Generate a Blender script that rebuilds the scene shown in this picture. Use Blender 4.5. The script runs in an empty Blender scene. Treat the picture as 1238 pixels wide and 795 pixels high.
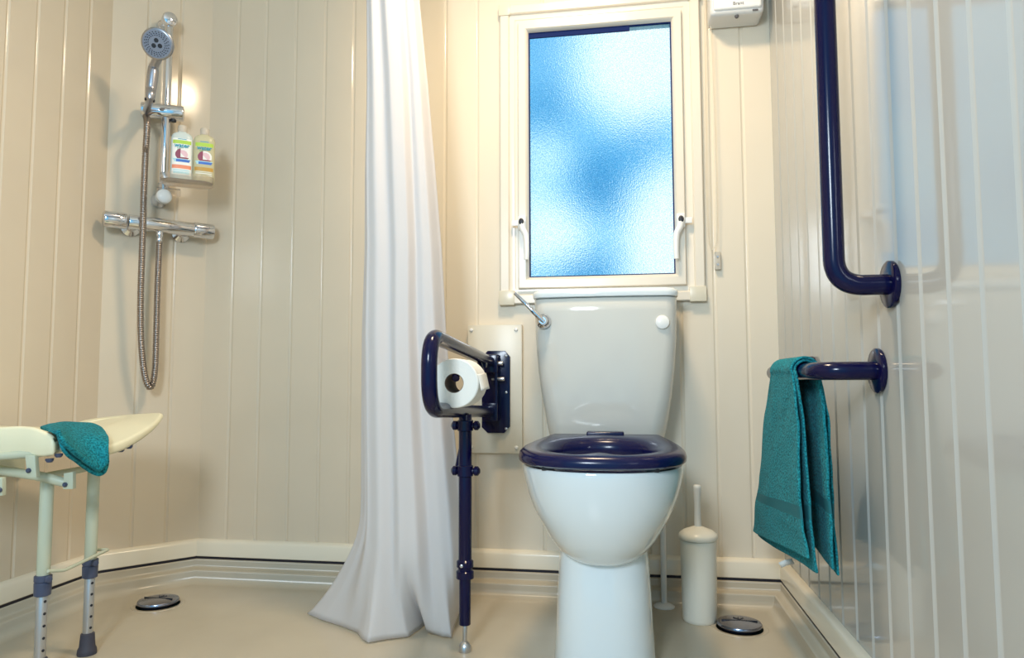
import bpy, bmesh, math, random
from mathutils import Vector, Matrix, noise
random.seed(3)
PI = math.pi
COL = bpy.context.scene.collection
sc = bpy.context.scene
sc.view_settings.view_transform = 'Standard'
sc.view_settings.look = 'None'
sc.cycles.use_denoising = True
sc.cycles.max_bounces = 10
sc.cycles.sample_clamp_indirect = 6.0
sc.cycles.caustics_reflective = False

# ------------------------------------------------------------------ camera
F = 855.0
PIT, ROL, YAW = [math.radians(a) for a in (4.09, -0.15, -9.15)]
CAM = Vector((0, -2.183, 0.65))
fw = Vector((math.sin(YAW)*math.cos(PIT), math.cos(YAW)*math.cos(PIT), math.sin(PIT)))
rt0 = Vector((math.cos(YAW), -math.sin(YAW), 0)); up0 = rt0.cross(fw)
rt = rt0*math.cos(ROL) + up0*math.sin(ROL); up = up0*math.cos(ROL) - rt0*math.sin(ROL)
cd = bpy.data.cameras.new('camera'); cam = bpy.data.objects.new('camera', cd); COL.objects.link(cam)
cd.sensor_width = 36; cd.lens = F/1238*36; cd.clip_start = 0.02
m = Matrix((rt, up, -fw)).transposed().to_4x4(); m.translation = CAM
cam.matrix_world = m
sc.camera = cam

def ray(px, py): return fw + rt*((px-619)/F) + up*((397.5-py)/F)
def pl(px, py, P, n):
    d = ray(px, py); return CAM + d*((Vector(P)-CAM).dot(n)/d.dot(n))
def at_x(a, b, x): return pl(a, b, (x, 0, 0), Vector((1, 0, 0)))
def at_y(a, b, y): return pl(a, b, (0, y, 0), Vector((0, 1, 0)))
def at_z(a, b, z): return pl(a, b, (0, 0, z), Vector((0, 0, 1)))
def at_t(a, b, t): return CAM + ray(a, b)*t
# room plan
XL, XR, XW = -1.404, 0.4445, -1.606
TH = math.radians(41.5)
DL = Vector((-math.sin(TH), -math.cos(TH), 0)); NL = Vector((math.cos(TH), -math.sin(TH), 0))
KC = Vector((XL, 0, 0)); DLEN = 0.305
YC = -DLEN*math.cos(TH)
def at_d(a, b, off): return pl(a, b, KC+NL*off, NL)

# ------------------------------------------------------------------ materials
def nmat(name):
    mt = bpy.data.materials.new(name); mt.use_nodes = True
    return mt, mt.node_tree.nodes, mt.node_tree.links, mt.node_tree.nodes['Principled BSDF']
def mat(name, col, rough=0.4, metal=0.0, bump=None, var=0.0, vscale=6.0, spec=0.5, coat=0.0, trans=0.0, ior=1.45, sheen=0.0, sss=0.0):
    mt, N, L, b = nmat(name)
    b.inputs['Base Color'].default_value = (*col, 1)
    b.inputs['Roughness'].default_value = rough; b.inputs['Metallic'].default_value = metal
    b.inputs['Specular IOR Level'].default_value = spec
    b.inputs['Coat Weight'].default_value = coat; b.inputs['Coat Roughness'].default_value = 0.05
    b.inputs['Transmission Weight'].default_value = trans; b.inputs['IOR'].default_value = ior
    b.inputs['Sheen Weight'].default_value = sheen
    tc = N.new('ShaderNodeTexCoord')
    if var > 0:
        nz = N.new('ShaderNodeTexNoise'); nz.inputs['Scale'].default_value = vscale; nz.inputs['Detail'].default_value = 4
        L.new(tc.outputs['Object'], nz.inputs['Vector'])
        mr = N.new('ShaderNodeMapRange'); mr.inputs['From Min'].default_value = 0.3; mr.inputs['From Max'].default_value = 0.7
        mr.inputs['To Min'].default_value = 1-var; mr.inputs['To Max'].default_value = 1+var
        L.new(nz.outputs['Fac'], mr.inputs['Value'])
        mx = N.new('ShaderNodeMix'); mx.data_type = 'RGBA'; mx.blend_type = 'MULTIPLY'; mx.inputs['Factor'].default_value = 1
        mx.inputs[6].default_value = (*col, 1); L.new(mr.outputs['Result'], mx.inputs[7])
        L.new(mx.outputs[2], b.inputs['Base Color'])
    if bump:
        for_scale, strength, dist = bump
        nz2 = N.new('ShaderNodeTexNoise'); nz2.inputs['Scale'].default_value = for_scale; nz2.inputs['Detail'].default_value = 3
        L.new(tc.outputs['Object'], nz2.inputs['Vector'])
        bp = N.new('ShaderNodeBump'); bp.inputs['Strength'].default_value = strength; bp.inputs['Distance'].default_value = dist
        L.new(nz2.outputs['Fac'], bp.inputs['Height']); L.new(bp.outputs['Normal'], b.inputs['Normal'])
    return mt

M = {}
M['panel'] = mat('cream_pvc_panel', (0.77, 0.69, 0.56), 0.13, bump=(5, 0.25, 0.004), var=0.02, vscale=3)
M['panel_shower_dimlit'] = mat('dimlit_shower_pvc_panel', (0.69, 0.59, 0.455), 0.13, bump=(5, 0.25, 0.004), var=0.03, vscale=3)  # same cream panels; the shower side's dimmer, warmer light is in the colour
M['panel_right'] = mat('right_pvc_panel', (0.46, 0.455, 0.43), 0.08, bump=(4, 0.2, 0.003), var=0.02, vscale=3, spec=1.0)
M['ceil'] = mat('ceiling_white', (0.85, 0.82, 0.75), 0.5)
M['upvc'] = mat('white_upvc', (0.76, 0.70, 0.60), 0.22)
M['upvc2'] = mat('cream_upvc_corner', (0.70, 0.65, 0.52), 0.25)
M['skirt'] = mat('cream_skirting', (0.83, 0.76, 0.62), 0.2)
M['floor'] = mat('beige_vinyl_floor', (0.49, 0.43, 0.33), 0.24, bump=(160, 0.10, 0.001), var=0.04, vscale=5)
M['black'] = mat('black_seal', (0.012, 0.011, 0.02), 0.5)
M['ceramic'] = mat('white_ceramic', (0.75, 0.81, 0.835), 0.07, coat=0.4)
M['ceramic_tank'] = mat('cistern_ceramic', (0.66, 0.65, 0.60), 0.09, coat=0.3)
M['navy'] = mat('navy_gloss', (0.0025, 0.0025, 0.034), 0.17, coat=0.0, spec=0.35)
M['navy2'] = mat('navy_seat_plastic', (0.004, 0.005, 0.046), 0.20, coat=0.0, spec=0.42)
M['chrome'] = mat('chrome', (0.72, 0.73, 0.77), 0.10, 1.0)
M['chrome_dark'] = mat('brushed_chrome', (0.42, 0.43, 0.48), 0.28, 1.0)
M['steel'] = mat('zinc_steel', (0.55, 0.55, 0.56), 0.3, 1.0)
M['hose'] = mat('bronze_steel_hose', (0.33, 0.285, 0.26), 0.3, 1.0)
M['face'] = mat('shower_face_grey', (0.22, 0.25, 0.32), 0.3)
M['dark'] = mat('dark_nozzle', (0.02, 0.022, 0.03), 0.4)
M['white_pl'] = mat('white_plastic', (0.86, 0.86, 0.84), 0.25)
M['brush_pl'] = mat('cream_plastic', (0.83, 0.80, 0.70), 0.3)
M['grey_pl'] = mat('pale_grey_heater_plastic', (0.66, 0.67, 0.67), 0.3)
M['board'] = mat('cream_painted_board', (0.72, 0.67, 0.55), 0.3, bump=(12, 0.1, 0.002))
M['paper'] = mat('toilet_paper', (0.86, 0.85, 0.80), 0.9, bump=(300, 0.3, 0.001))
M['card'] = mat('cardboard_core', (0.20, 0.15, 0.12), 0.9)
M['mint'] = mat('pale_mint_enamel', (0.54, 0.57, 0.44), 0.25)
M['seat_cream'] = mat('cream_seat_plastic', (0.82, 0.77, 0.55), 0.3)
M['alu'] = mat('aluminium', (0.55, 0.56, 0.58), 0.35, 0.8)
M['slate'] = mat('slate_blue_plastic', (0.06, 0.075, 0.13), 0.4)
M['rubber'] = mat('grey_rubber', (0.05, 0.05, 0.07), 0.6)
M['drain'] = mat('grey_chrome_drain', (0.30, 0.31, 0.38), 0.22, 1.0)
M['shelf'] = mat('frosted_clear_plastic', (0.92, 0.86, 0.80), 0.22, trans=0.9, ior=1.12)
M['clearclip'] = mat('clear_clip_plastic', (0.72, 0.67, 0.58), 0.2, trans=0.3, ior=1.3)
M['bottle_a'] = mat('milky_blue_soap', (0.66, 0.74, 0.72), 0.2, trans=0.15, ior=1.3)
M['bottle_b'] = mat('clear_yellow_soap', (0.76, 0.71, 0.47), 0.15, trans=0.35, ior=1.3)
M['cap_clear'] = mat('clear_bottle_cap', (0.74, 0.66, 0.55), 0.25, trans=0.3, ior=1.3)
M['l_green'] = mat('label_green', (0.42, 0.62, 0.08), 0.4)
M['l_blue'] = mat('label_blue', (0.05, 0.16, 0.55), 0.4)
M['l_teal'] = mat('label_teal', (0.02, 0.30, 0.42), 0.4)
M['l_sky'] = mat('label_sky', (0.42, 0.68, 0.75), 0.4)
M['l_red'] = mat('label_shell_red', (0.26, 0.05, 0.09), 0.4)
M['l_pink'] = mat('label_pink', (0.75, 0.50, 0.55), 0.4)
M['l_white'] = mat('label_white', (0.82, 0.82, 0.78), 0.4)
M['l_leaf'] = mat('label_leaf', (0.05, 0.28, 0.12), 0.4)
M['l_orange'] = mat('label_orange', (0.80, 0.28, 0.16), 0.4)
M['l_amber'] = mat('label_amber', (0.52, 0.30, 0.06), 0.4)
M['ink'] = mat('grey_ink', (0.10, 0.10, 0.11), 0.5)
M['lilac'] = mat('lilac_grille', (0.30, 0.30, 0.42), 0.4)

def towel_mat(name, col):
    mt, N, L, b = nmat(name)
    b.inputs['Roughness'].default_value = 0.95; b.inputs['Sheen Weight'].default_value = 0.04
    b.inputs['Specular IOR Level'].default_value = 0.1
    tc = N.new('ShaderNodeTexCoord')
    nz = N.new('ShaderNodeTexNoise'); nz.inputs['Scale'].default_value = 260; nz.inputs['Detail'].default_value = 2
    L.new(tc.outputs['Object'], nz.inputs['Vector'])
    cr = N.new('ShaderNodeValToRGB')
    cr.color_ramp.elements[0].position = 0.33; cr.color_ramp.elements[0].color = (*[c*0.45 for c in col], 1)
    cr.color_ramp.elements[1].position = 0.66; cr.color_ramp.elements[1].color = (*[min(1, c*1.35) for c in col], 1)
    L.new(nz.outputs['Fac'], cr.inputs['Fac']); L.new(cr.outputs['Color'], b.inputs['Base Color'])
    bp = N.new('ShaderNodeBump'); bp.inputs['Strength'].default_value = 0.9; bp.inputs['Distance'].default_value = 0.004
    L.new(nz.outputs['Fac'], bp.inputs['Height']); L.new(bp.outputs['Normal'], b.inputs['Normal'])
    return mt
M['teal'] = towel_mat('teal_terry', (0.014, 0.225, 0.27))
M['teal_band'] = mat('teal_woven_band', (0.010, 0.135, 0.165), 0.8, bump=(500, 0.3, 0.001))

def curtain_mat():
    mt, N, L, b = nmat('white_curtain_cloth')
    b.inputs['Base Color'].default_value = (0.78, 0.76, 0.765, 1); b.inputs['Roughness'].default_value = 0.7
    b.inputs['Specular IOR Level'].default_value = 0.25
    tr = N.new('ShaderNodeBsdfTranslucent'); tr.inputs['Color'].default_value = (0.86, 0.80, 0.74, 1)
    mx = N.new('ShaderNodeMixShader'); mx.inputs[0].default_value = 0.28
    tc = N.new('ShaderNodeTexCoord'); nz = N.new('ShaderNodeTexNoise'); nz.inputs['Scale'].default_value = 9; nz.inputs['Detail'].default_value = 3
    L.new(tc.outputs['Object'], nz.inputs['Vector'])
    bp = N.new('ShaderNodeBump'); bp.inputs['Strength'].default_value = 0.25; bp.inputs['Distance'].default_value = 0.008
    L.new(nz.outputs['Fac'], bp.inputs['Height']); L.new(bp.outputs['Normal'], b.inputs['Normal'])
    out = N['Material Output']; L.new(b.outputs[0], mx.inputs[1]); L.new(tr.outputs[0], mx.inputs[2]); L.new(mx.outputs[0], out.inputs['Surface'])
    return mt
M['curtain'] = curtain_mat()

def glass_mat():
    mt, N, L, b = nmat('frosted_glass')
    tc = N.new('ShaderNodeTexCoord')
    nz = N.new('ShaderNodeTexNoise'); nz.inputs['Scale'].default_value = 230; nz.inputs['Detail'].default_value = 3
    L.new(tc.outputs['Object'], nz.inputs['Vector'])
    bp = N.new('ShaderNodeBump'); bp.inputs['Strength'].default_value = 1.0; bp.inputs['Distance'].default_value = 0.0014
    L.new(nz.outputs['Fac'], bp.inputs['Height'])
    n3 = N.new('ShaderNodeTexNoise'); n3.inputs['Scale'].default_value = 420; n3.inputs['Detail'].default_value = 1; L.new(tc.outputs['Object'], n3.inputs['Vector'])
    rp = N.new('ShaderNodeValToRGB'); rp.color_ramp.elements[0].position = 0.35; rp.color_ramp.elements[0].color = (0.72, 0.86, 0.95, 1); rp.color_ramp.elements[1].position = 0.62; rp.color_ramp.elements[1].color = (1, 1, 1, 1); L.new(n3.outputs['Fac'], rp.inputs['Fac'])
    rf = N.new('ShaderNodeBsdfRefraction'); rf.inputs['IOR'].default_value = 1.12; rf.inputs['Roughness'].default_value = 0.08
    L.new(rp.outputs['Color'], rf.inputs['Color']); L.new(bp.outputs['Normal'], rf.inputs['Normal'])
    gl = N.new('ShaderNodeBsdfGlossy'); gl.inputs['Roughness'].default_value = 0.4
    mx = N.new('ShaderNodeMixShader'); mx.inputs[0].default_value = 0.008
    L.new(rf.outputs[0], mx.inputs[1]); L.new(gl.outputs[0], mx.inputs[2]); L.new(mx.outputs[0], N['Material Output'].inputs['Surface'])
    return mt
M['glass'] = glass_mat()

# ------------------------------------------------------------------ mesh helpers
def merge(bm, pts_rings, close_u=True, cap0=False, cap1=False, mi=0):
    """loft a list of rings (each a list of Vectors)"""
    rows = [[bm.verts.new(p) for p in r] for r in pts_rings]
    n = len(rows[0]); fs = []
    for a, b in zip(rows[:-1], rows[1:]):
        for i in range(n if close_u else n-1):
            j = (i+1) % n
            f = bm.faces.new((a[i], a[j], b[j], b[i])); f.material_index = mi; fs.append(f)
    if cap0: fs.append(bm.faces.new(list(reversed(rows[0])))); fs[-1].material_index = mi
    if cap1: fs.append(bm.faces.new(rows[-1])); fs[-1].material_index = mi
    return fs
def frame_of(axis):
    a = Vector(axis).normalized(); h = Vector((0, 0, 1)) if abs(a.z) < 0.9 else Vector((1, 0, 0))
    u = a.cross(h).normalized(); return a, u, a.cross(u).normalized()
def lathe(bm, prof, org, axis, seg=32, mi=0, sx=1.0, sy=1.0, uv=None):
    a, u, v = frame_of(axis)
    if uv: u, v = uv
    org = Vector(org); rings = []
    for r, h in prof:
        r = max(r, 1e-5)
        rings.append([org + a*h + u*(r*sx*math.cos(2*PI*i/seg)) + v*(r*sy*math.sin(2*PI*i/seg)) for i in range(seg)])
    return merge(bm, rings, True, True, True, mi)
def cyl(bm, p, q, r, seg=24, bev=0.002, r2=None, mi=0):
    p, q = Vector(p), Vector(q); h = (q-p).length; r2 = r if r2 is None else r2; b = min(bev, r*0.5, r2*0.5, h*0.4)
    return lathe(bm, [(r-b, 0), (r-b*0.3, b*0.3), (r, b), (r2, h-b), (r2-b*0.3, h-b*0.3), (r2-b, h)], p, q-p, seg, mi)
def smooth_path(pts, n=8):
    P = [Vector(p) for p in pts]; out = []
    for i in range(len(P)-1):
        p0 = P[max(i-1, 0)]; p1 = P[i]; p2 = P[i+1]; p3 = P[min(i+2, len(P)-1)]
        for k in range(n):
            t = k/n
            out.append(0.5*((2*p1)+(p2-p0)*t+(2*p0-5*p1+4*p2-p3)*t*t+(3*p1-p0-3*p2+p3)*t**3))
    out.append(P[-1]); return out
def round_path(pts, rad, n=8):
    """polyline with filleted corners"""
    P = [Vector(p) for p in pts]; out = [P[0]]
    for i in range(1, len(P)-1):
        d1 = (P[i-1]-P[i]); d2 = (P[i+1]-P[i]); r = min(rad, d1.length*0.49, d2.length*0.49)
        a = P[i]+d1.normalized()*r; b = P[i]+d2.normalized()*r
        for k in range(n+1):
            t = k/n; out.append(a*(1-t)**2 + P[i]*2*t*(1-t)*0.9 + (a+b)*0.5*2*t*(1-t)*0.1 + b*t*t)
    out.append(P[-1]); return out
def tube(bm, path, r, seg=16, rf=None, cap=True, mi=0):
    P = [Vector(p) for p in path]; rings = []; u = None
    for i, p in enumerate(P):
        t = (P[min(i+1, len(P)-1)]-P[max(i-1, 0)]).normalized()
        if u is None: _, u, v = frame_of(t)
        u = (u - t*u.dot(t)).normalized(); v = t.cross(u)
        rr = r if rf is None else rf(i/(len(P)-1))*r
        rings.append([p + u*(rr*math.cos(2*PI*k/seg)) + v*(rr*math.sin(2*PI*k/seg)) for k in range(seg)])
    return merge(bm, rings, True, cap, cap, mi)
def box(bm, lo, hi, bev=0.0, seg=2, mat4=None, mi=0):
    lo, hi = Vector(lo), Vector(hi); b2 = bmesh.new()
    bmesh.ops.create_cube(b2, size=1.0)
    for v in b2.verts: v.co = Vector([lo[k]+(v.co[k]+0.5)*(hi[k]-lo[k]) for k in range(3)])
    if bev > 0: bmesh.ops.bevel(b2, geom=list(b2.edges), offset=bev, segments=seg, profile=0.6, affect='EDGES')
    if mat4 is not None: bmesh.ops.transform(b2, matrix=mat4, verts=b2.verts)
    vm = {v: bm.verts.new(v.co) for v in b2.verts}
    for f in b2.faces:
        g = bm.faces.new([vm[v] for v in f.verts]); g.material_index = mi
    b2.free()
def prism(bm, outline, d, bev=0.0, seg=2, mi=0):
    """extrude a planar outline (Vectors) by vector d, bevelled"""
    b2 = bmesh.new(); d = Vector(d)
    a = [b2.verts.new(p) for p in outline]; b = [b2.verts.new(Vector(p)+d) for p in outline]; n = len(a)
    b2.faces.new(list(reversed(a))); b2.faces.new(b)
    for i in range(n): b2.faces.new((a[i], a[(i+1) % n], b[(i+1) % n], b[i]))
    bmesh.ops.recalc_face_normals(b2, faces=b2.faces)
    if bev > 0:
        rim = [e for e in b2.edges if any(len(f.verts) > 4 or f.calc_area() > 0 and len(f.verts) == n for f in e.link_faces) or n == 4]
        bmesh.ops.bevel(b2, geom=rim, offset=bev, segments=seg, profile=0.6, affect='EDGES')
    vm = {v: bm.verts.new(v.co) for v in b2.verts}
    for f in b2.faces:
        g = bm.faces.new([vm[v] for v in f.verts]); g.material_index = mi
    b2.free()
ORG = {}
def thing(name, label, cat, loc, group=None):
    o = bpy.data.objects.new(name, None); COL.objects.link(o); o.location = loc
    o.empty_display_size = 0.05
    o['label'] = label; o['category'] = cat
    if group: o['group'] = group
    ORG[o] = Vector(loc); return o
def obj(name, bm, mats, parent=None, smooth=True, angle=40, sub=0, loc=None, label=None, cat=None, group=None, kind=None, recalc=True, solid=None):
    if recalc: bmesh.ops.recalc_face_normals(bm, faces=bm.faces)
    org = ORG[parent] if parent is not None else Vector(loc or (0, 0, 0))
    for v in bm.verts: v.co -= org
    me = bpy.data.meshes.new(name); bm.to_mesh(me); bm.free()
    o = bpy.data.objects.new(name, me); COL.objects.link(o)
    if not isinstance(mats, (list, tuple)): mats = [mats]
    for mm in mats: me.materials.append(mm)
    if parent is not None: o.parent = parent
    else: o.location = org
    ORG[o] = org
    if smooth:
        me.shade_smooth()
        me.set_sharp_from_angle(angle=math.radians(angle))
    if solid:
        md = o.modifiers.new('thickness', 'SOLIDIFY'); md.thickness = solid; md.offset = 0
    if sub:
        md = o.modifiers.new('smooth', 'SUBSURF'); md.levels = sub; md.render_levels = sub
    if label: o['label'] = label
    if cat: o['category'] = cat
    if group: o['group'] = group
    if kind: o['kind'] = kind
    return o
def text(name, body, size, mt, parent, org, xdir, ydir, bold=0.0, align='CENTER'):
    cu = bpy.data.curves.new(name, 'FONT'); cu.body = body; cu.size = size; cu.extrude = 0.0003; cu.offset = bold; cu.align_x = align; cu.align_y = 'CENTER'
    tmp = bpy.data.objects.new(name, cu); COL.objects.link(tmp); bpy.context.view_layer.update()
    me = bpy.data.meshes.new_from_object(tmp.evaluated_get(bpy.context.evaluated_depsgraph_get())); me.name = name
    bpy.data.objects.remove(tmp); me.materials.clear(); me.materials.append(mt)
    o = bpy.data.objects.new(name, me); COL.objects.link(o)
    x = Vector(xdir).normalized(); y = Vector(ydir).normalized(); z = x.cross(y)
    m4 = Matrix((x, y, z)).transposed().to_4x4(); m4.translation = Vector(org) - ORG[parent]
    o.parent = parent; o.matrix_local = m4; ORG[o] = ORG[parent]
    return o
def BM(): return bmesh.new()

# ------------------------------------------------------------------ room shell
ZT = 2.28
YF = -2.75
def groove_line(p, q, n, ticks, gw=0.013, gd=0.0034):
    """plan polyline from p to q with rounded grooves at distances `ticks`; n = room-side normal"""
    p, q, n = Vector(p), Vector(q), Vector(n); d = (q-p); Lh = d.length; d.normalize(); pts = [p.copy()]
    for t in sorted(ticks):
        if t-gw/2 < 0.002 or t+gw/2 > Lh-0.002: continue
        pts.append(p + d*(t-gw/2-0.0012))
        for k in range(9):
            a = k/8; dep = gd*(0.5-0.5*math.cos(2*PI*a))**0.6
            pts.append(p + d*(t-gw/2+gw*a) - n*dep)
            if k == 8: pts.append(p + d*(t+gw/2+0.0012))
    pts.append(q.copy()); return pts
def ext(bm, pts, z0, z1, mi=0):
    merge(bm, [[Vector((p.x, p.y, z0)) for p in pts], [Vector((p.x, p.y, z1)) for p in pts]], False, mi=mi)
ZB = 0.04
# window numbers
WX0, WX1, WZ0, WZ1 = -0.386, 0.237, 0.885, 1.849
OX0, OX1, OZ0, OZ1 = WX0+0.03, WX1-0.03, WZ0+0.03, WZ1-0.03
bticks_x = [-1.304, -1.201, -1.093, -0.987, -0.885, -0.78, -0.675, -0.569, -0.464, -0.357, -0.252, -0.148, -0.043, 0.062, 0.166, 0.266, 0.36]
bm = BM(); nb = (0, -1, 0)
def back_seg(x0, x1, z0, z1, mi=0):
    ext(bm, groove_line((x0, 0, 0), (x1, 0, 0), nb, [t-x0 for t in bticks_x if x0 < t < x1]), z0, z1, mi)
back_seg(XL, -0.73, ZB, ZT, 1); back_seg(-0.73, OX0, ZB, ZT); back_seg(OX1, XR, ZB, ZT); back_seg(OX0, OX1, ZB, OZ0); back_seg(OX0, OX1, OZ1, ZT)  # split near the curtain; shower side's light is painted into the panels
# slim depth behind the opening
for a, b in (((OX0, OZ0), (OX0, OZ1)), ((OX0, OZ1), (OX1, OZ1)), ((OX1, OZ1), (OX1, OZ0)), ((OX1, OZ0), (OX0, OZ0))):
    merge(bm, [[Vector((a[0], 0, a[1])), Vector((b[0], 0, b[1]))], [Vector((a[0], 0.06, a[1])), Vector((b[0], 0.06, b[1]))]], False)
obj('wall_back', bm, [M['panel'], M['panel_shower_dimlit']], kind='structure', angle=25, recalc=False)
bm = BM()
ext(bm, groove_line((XR, 0, 0), (XR, YF, 0), (-1, 0, 0), [0.0935*k for k in range(1, 30)], 0.015, 0.0040), ZB, ZT)
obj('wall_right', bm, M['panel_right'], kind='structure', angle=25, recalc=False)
PD = KC + DL*DLEN
bm = BM()
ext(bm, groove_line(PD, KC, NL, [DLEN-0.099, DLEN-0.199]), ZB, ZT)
obj('wall_corner', bm, M['panel_shower_dimlit'], kind='structure', angle=25, recalc=False)
bm = BM()
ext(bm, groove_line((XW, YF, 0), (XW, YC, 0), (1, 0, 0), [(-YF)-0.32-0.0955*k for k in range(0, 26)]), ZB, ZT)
obj('wall_left', bm, M['panel_shower_dimlit'], kind='structure', angle=25, recalc=False)
# shower-side part of the back wall has its dimmer light in the panel colour; ceiling
bm = BM(); box(bm, (XW-0.1, YF, ZT), (XR+0.1, 0.1, ZT+0.05)); obj('ceiling', bm, M['ceil'], kind='structure', smooth=False)

plan = [Vector((XR, YF, 0)), Vector((XR, 0, 0)), Vector((XL, 0, 0)), PD.copy(), Vector((XW, YF, 0))]
def offset_plan(pts, d):
    out = []
    for i, p in enumerate(pts):
        def nrm(a, b):
            t = (b-a).normalized(); return Vector((-t.y, t.x, 0))
        if i == 0: out.append(p + nrm(pts[0], pts[1])*d)
        elif i == len(pts)-1: out.append(p + nrm(pts[-2], pts[-1])*d)
        else:
            n1, n2 = nrm(pts[i-1], p), nrm(p, pts[i+1]); b = (n1+n2).normalized(); out.append(p + b*(d/b.dot(n1)))
    return out
# floor tray with its stepped upstand
prof = [(0.0, 0.070), (0.013, 0.070), (0.0165, 0.0675), (0.017, 0.064), (0.017, 0.050), (0.0185, 0.0455), (0.023, 0.043), (0.034, 0.041),
        (0.038, 0.0385), (0.039, 0.035), (0.039, 0.022), (0.042, 0.012), (0.050, 0.004), (0.062, 0.0005), (0.07, 0.0)]
bm = BM()
rows = [[Vector((p.x, p.y, z)) for p in offset_plan(plan, d)] for d, z in prof]
merge(bm, rows, False)
last = rows[-1]
bmesh.ops.remove_doubles(bm, verts=bm.verts, dist=1e-6)
inner = offset_plan(plan, 0.07)
bm.faces.new([bm.verts.new(p) for p in inner])
bmesh.ops.remove_doubles(bm, verts=bm.verts, dist=1e-6)
# shallow moulded rings round the two drains
obj('floor', bm, M['floor'], kind='structure', angle=50)
# dark sealant gap and skirting boards, one per wall
def run(name, mt, i, prof2):
    bm = BM()
    rows = []
    for d, z in prof2:
        o = offset_plan(plan, d); rows.append([Vector((o[i].x, o[i].y, z)), Vector((o[i+1].x, o[i+1].y, z))])
    rows = [[r[k] for r in rows] for k in (0, 1)]
    merge(bm, rows, True, True, True)
    return obj(name, bm, mt, kind='structure', angle=35)
sk = [(0.0, 0.077), (0.016, 0.077), (0.018, 0.079), (0.018, 0.119), (0.015, 0.125), (0.006, 0.130), (0.0, 0.131)]
sl = [(0.0, 0.069), (0.0145, 0.069), (0.0145, 0.0785), (0.0, 0.0785)]
for i, nm in enumerate(('right', 'back', 'corner', 'left')):
    run('baseboard_'+nm, M['skirt'], i, sk); run('trim_%d' % (i+1), M['black'], i, sl)

# ------------------------------------------------------------------ window
def rect_frame(bm, x0, x1, z0, z1, prof, mi=0):
    """mitred rectangular frame; prof = (inset, y)"""
    rings = []
    for ins, y in prof:
        rings.append([Vector((x0+ins, y, z0+ins)), Vector((x1-ins, y, z0+ins)), Vector((x1-ins, y, z1-ins)), Vector((x0+ins, y, z1-ins))])
    merge(bm, rings+[rings[0]], True, mi=mi)
bm = BM()
rect_frame(bm, WX0, WX1, WZ0, WZ1, [(0, 0), (0, -0.016), (0.003, -0.019), (0.026, -0.019), (0.029, -0.016), (0.030, -0.010), (0.032, -0.009), (0.046, -0.009), (0.048, -0.007), (0.060, -0.007), (0.062, 0.0), (0.062, 0.04), (0.03, 0.04)])
win = obj('window_1', bm, M['upvc'], kind='structure', angle=30)
bm = BM()
GX0, GX1, GZ0, GZ1 = -0.295, 0.152, 0.968, 1.759
SX0, SX1, SZ0, SZ1 = GX0-0.033, GX1+0.031, GZ0-0.036, GZ1+0.027
rings = []
def sash_ring(k, y):
    return [Vector((SX0+(GX0-SX0)*k, y, SZ0+(GZ0-SZ0)*k)), Vector((SX1+(GX1-SX1)*k, y, SZ0+(GZ0-SZ0)*k)), Vector((SX1+(GX1-SX1)*k, y, SZ1+(GZ1-SZ1)*k)), Vector((SX0+(GX0-SX0)*k, y, SZ1+(GZ1-SZ1)*k))]
merge(bm, [sash_ring(k, y) for k, y in ((0, 0.035), (0, -0.018), (0.08, -0.022), (0.72, -0.022), (0.8, -0.020), (1.0, -0.008), (1.0, 0.035), (0, 0.035))], True)
obj('window_sash', bm, M['upvc'], win, angle=30)
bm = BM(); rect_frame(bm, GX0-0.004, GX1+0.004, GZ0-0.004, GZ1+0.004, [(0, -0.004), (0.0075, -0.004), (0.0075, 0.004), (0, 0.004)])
box(bm, (GX0, -0.0035, GZ1-0.017), (GX0+0.32, 0.003, GZ1+0.003))  # dark strip standing in for the frame's shadow along the pane top
obj('gasket_and_shade', bm, mat('dark_blue_gasket_and_shade', (0.008, 0.02, 0.10), 0.7, spec=0.1), win, smooth=False)
bm = BM(); box(bm, (GX0-0.004, 0.0, GZ0-0.004), (GX1+0.004, 0.006, GZ1+0.004))
obj('window_pane', bm, M['glass'], win, smooth=False)
for cx, cz in ((0, 0), (1, 0), (1, 1), (0, 1)):
    bm = BM(); s = 0.036
    x0 = (WX0-0.003) if cx == 0 else (WX1-s+0.003); z0 = (WZ0-0.003) if cz == 0 else (WZ1-s+0.003)
    w = s*1.35 if cz == 0 else s
    if cx == 1: x0 -= (w-s)
    box(bm, (x0, -0.0225, z0), (x0+w, 0.0, z0+s*(1.25 if cz == 0 else 1.0)), 0.002)
    obj('corner_block', bm, M['upvc2'], win)
for px, py, sgn in ((631, 269, -1), (823, 266, 1)):
    c = at_y(px, py, -0.034)
    bm = BM()
    box(bm, (c.x-0.013, -0.037, c.z-0.022), (c.x+0.013, -0.0215, c.z+0.022), 0.005, 3)
    box(bm, (min(c.x, c.x+sgn*0.034), -0.029, c.z-0.008), (max(c.x, c.x+sgn*0.034), -0.021, c.z+0.010), 0.002)
    pth = smooth_path([(c.x, -0.040, c.z), (c.x-sgn*0.004, -0.044, c.z-0.022), (c.x-sgn*0.014, -0.046, c.z-0.045), (c.x-sgn*0.016, -0.046, c.z-0.085), (c.x-sgn*0.015, -0.045, c.z-0.118)], 6)
    tube(bm, pth, 0.009, 12, lambda t: 1.25-0.45*t)
    h = obj('window_handle', bm, M['white_pl'], win)
    bm = BM(); lathe(bm, [(0.008, 0), (0.008, 0.003), (0.006, 0.0045)], (c.x, -0.0475, c.z), (0, -1, 0), 16, sy=1.35, uv=(Vector((1, 0, 0)), Vector((0, 0, 1))))
    obj('lock_button', bm, M['dark'], h)

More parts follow.
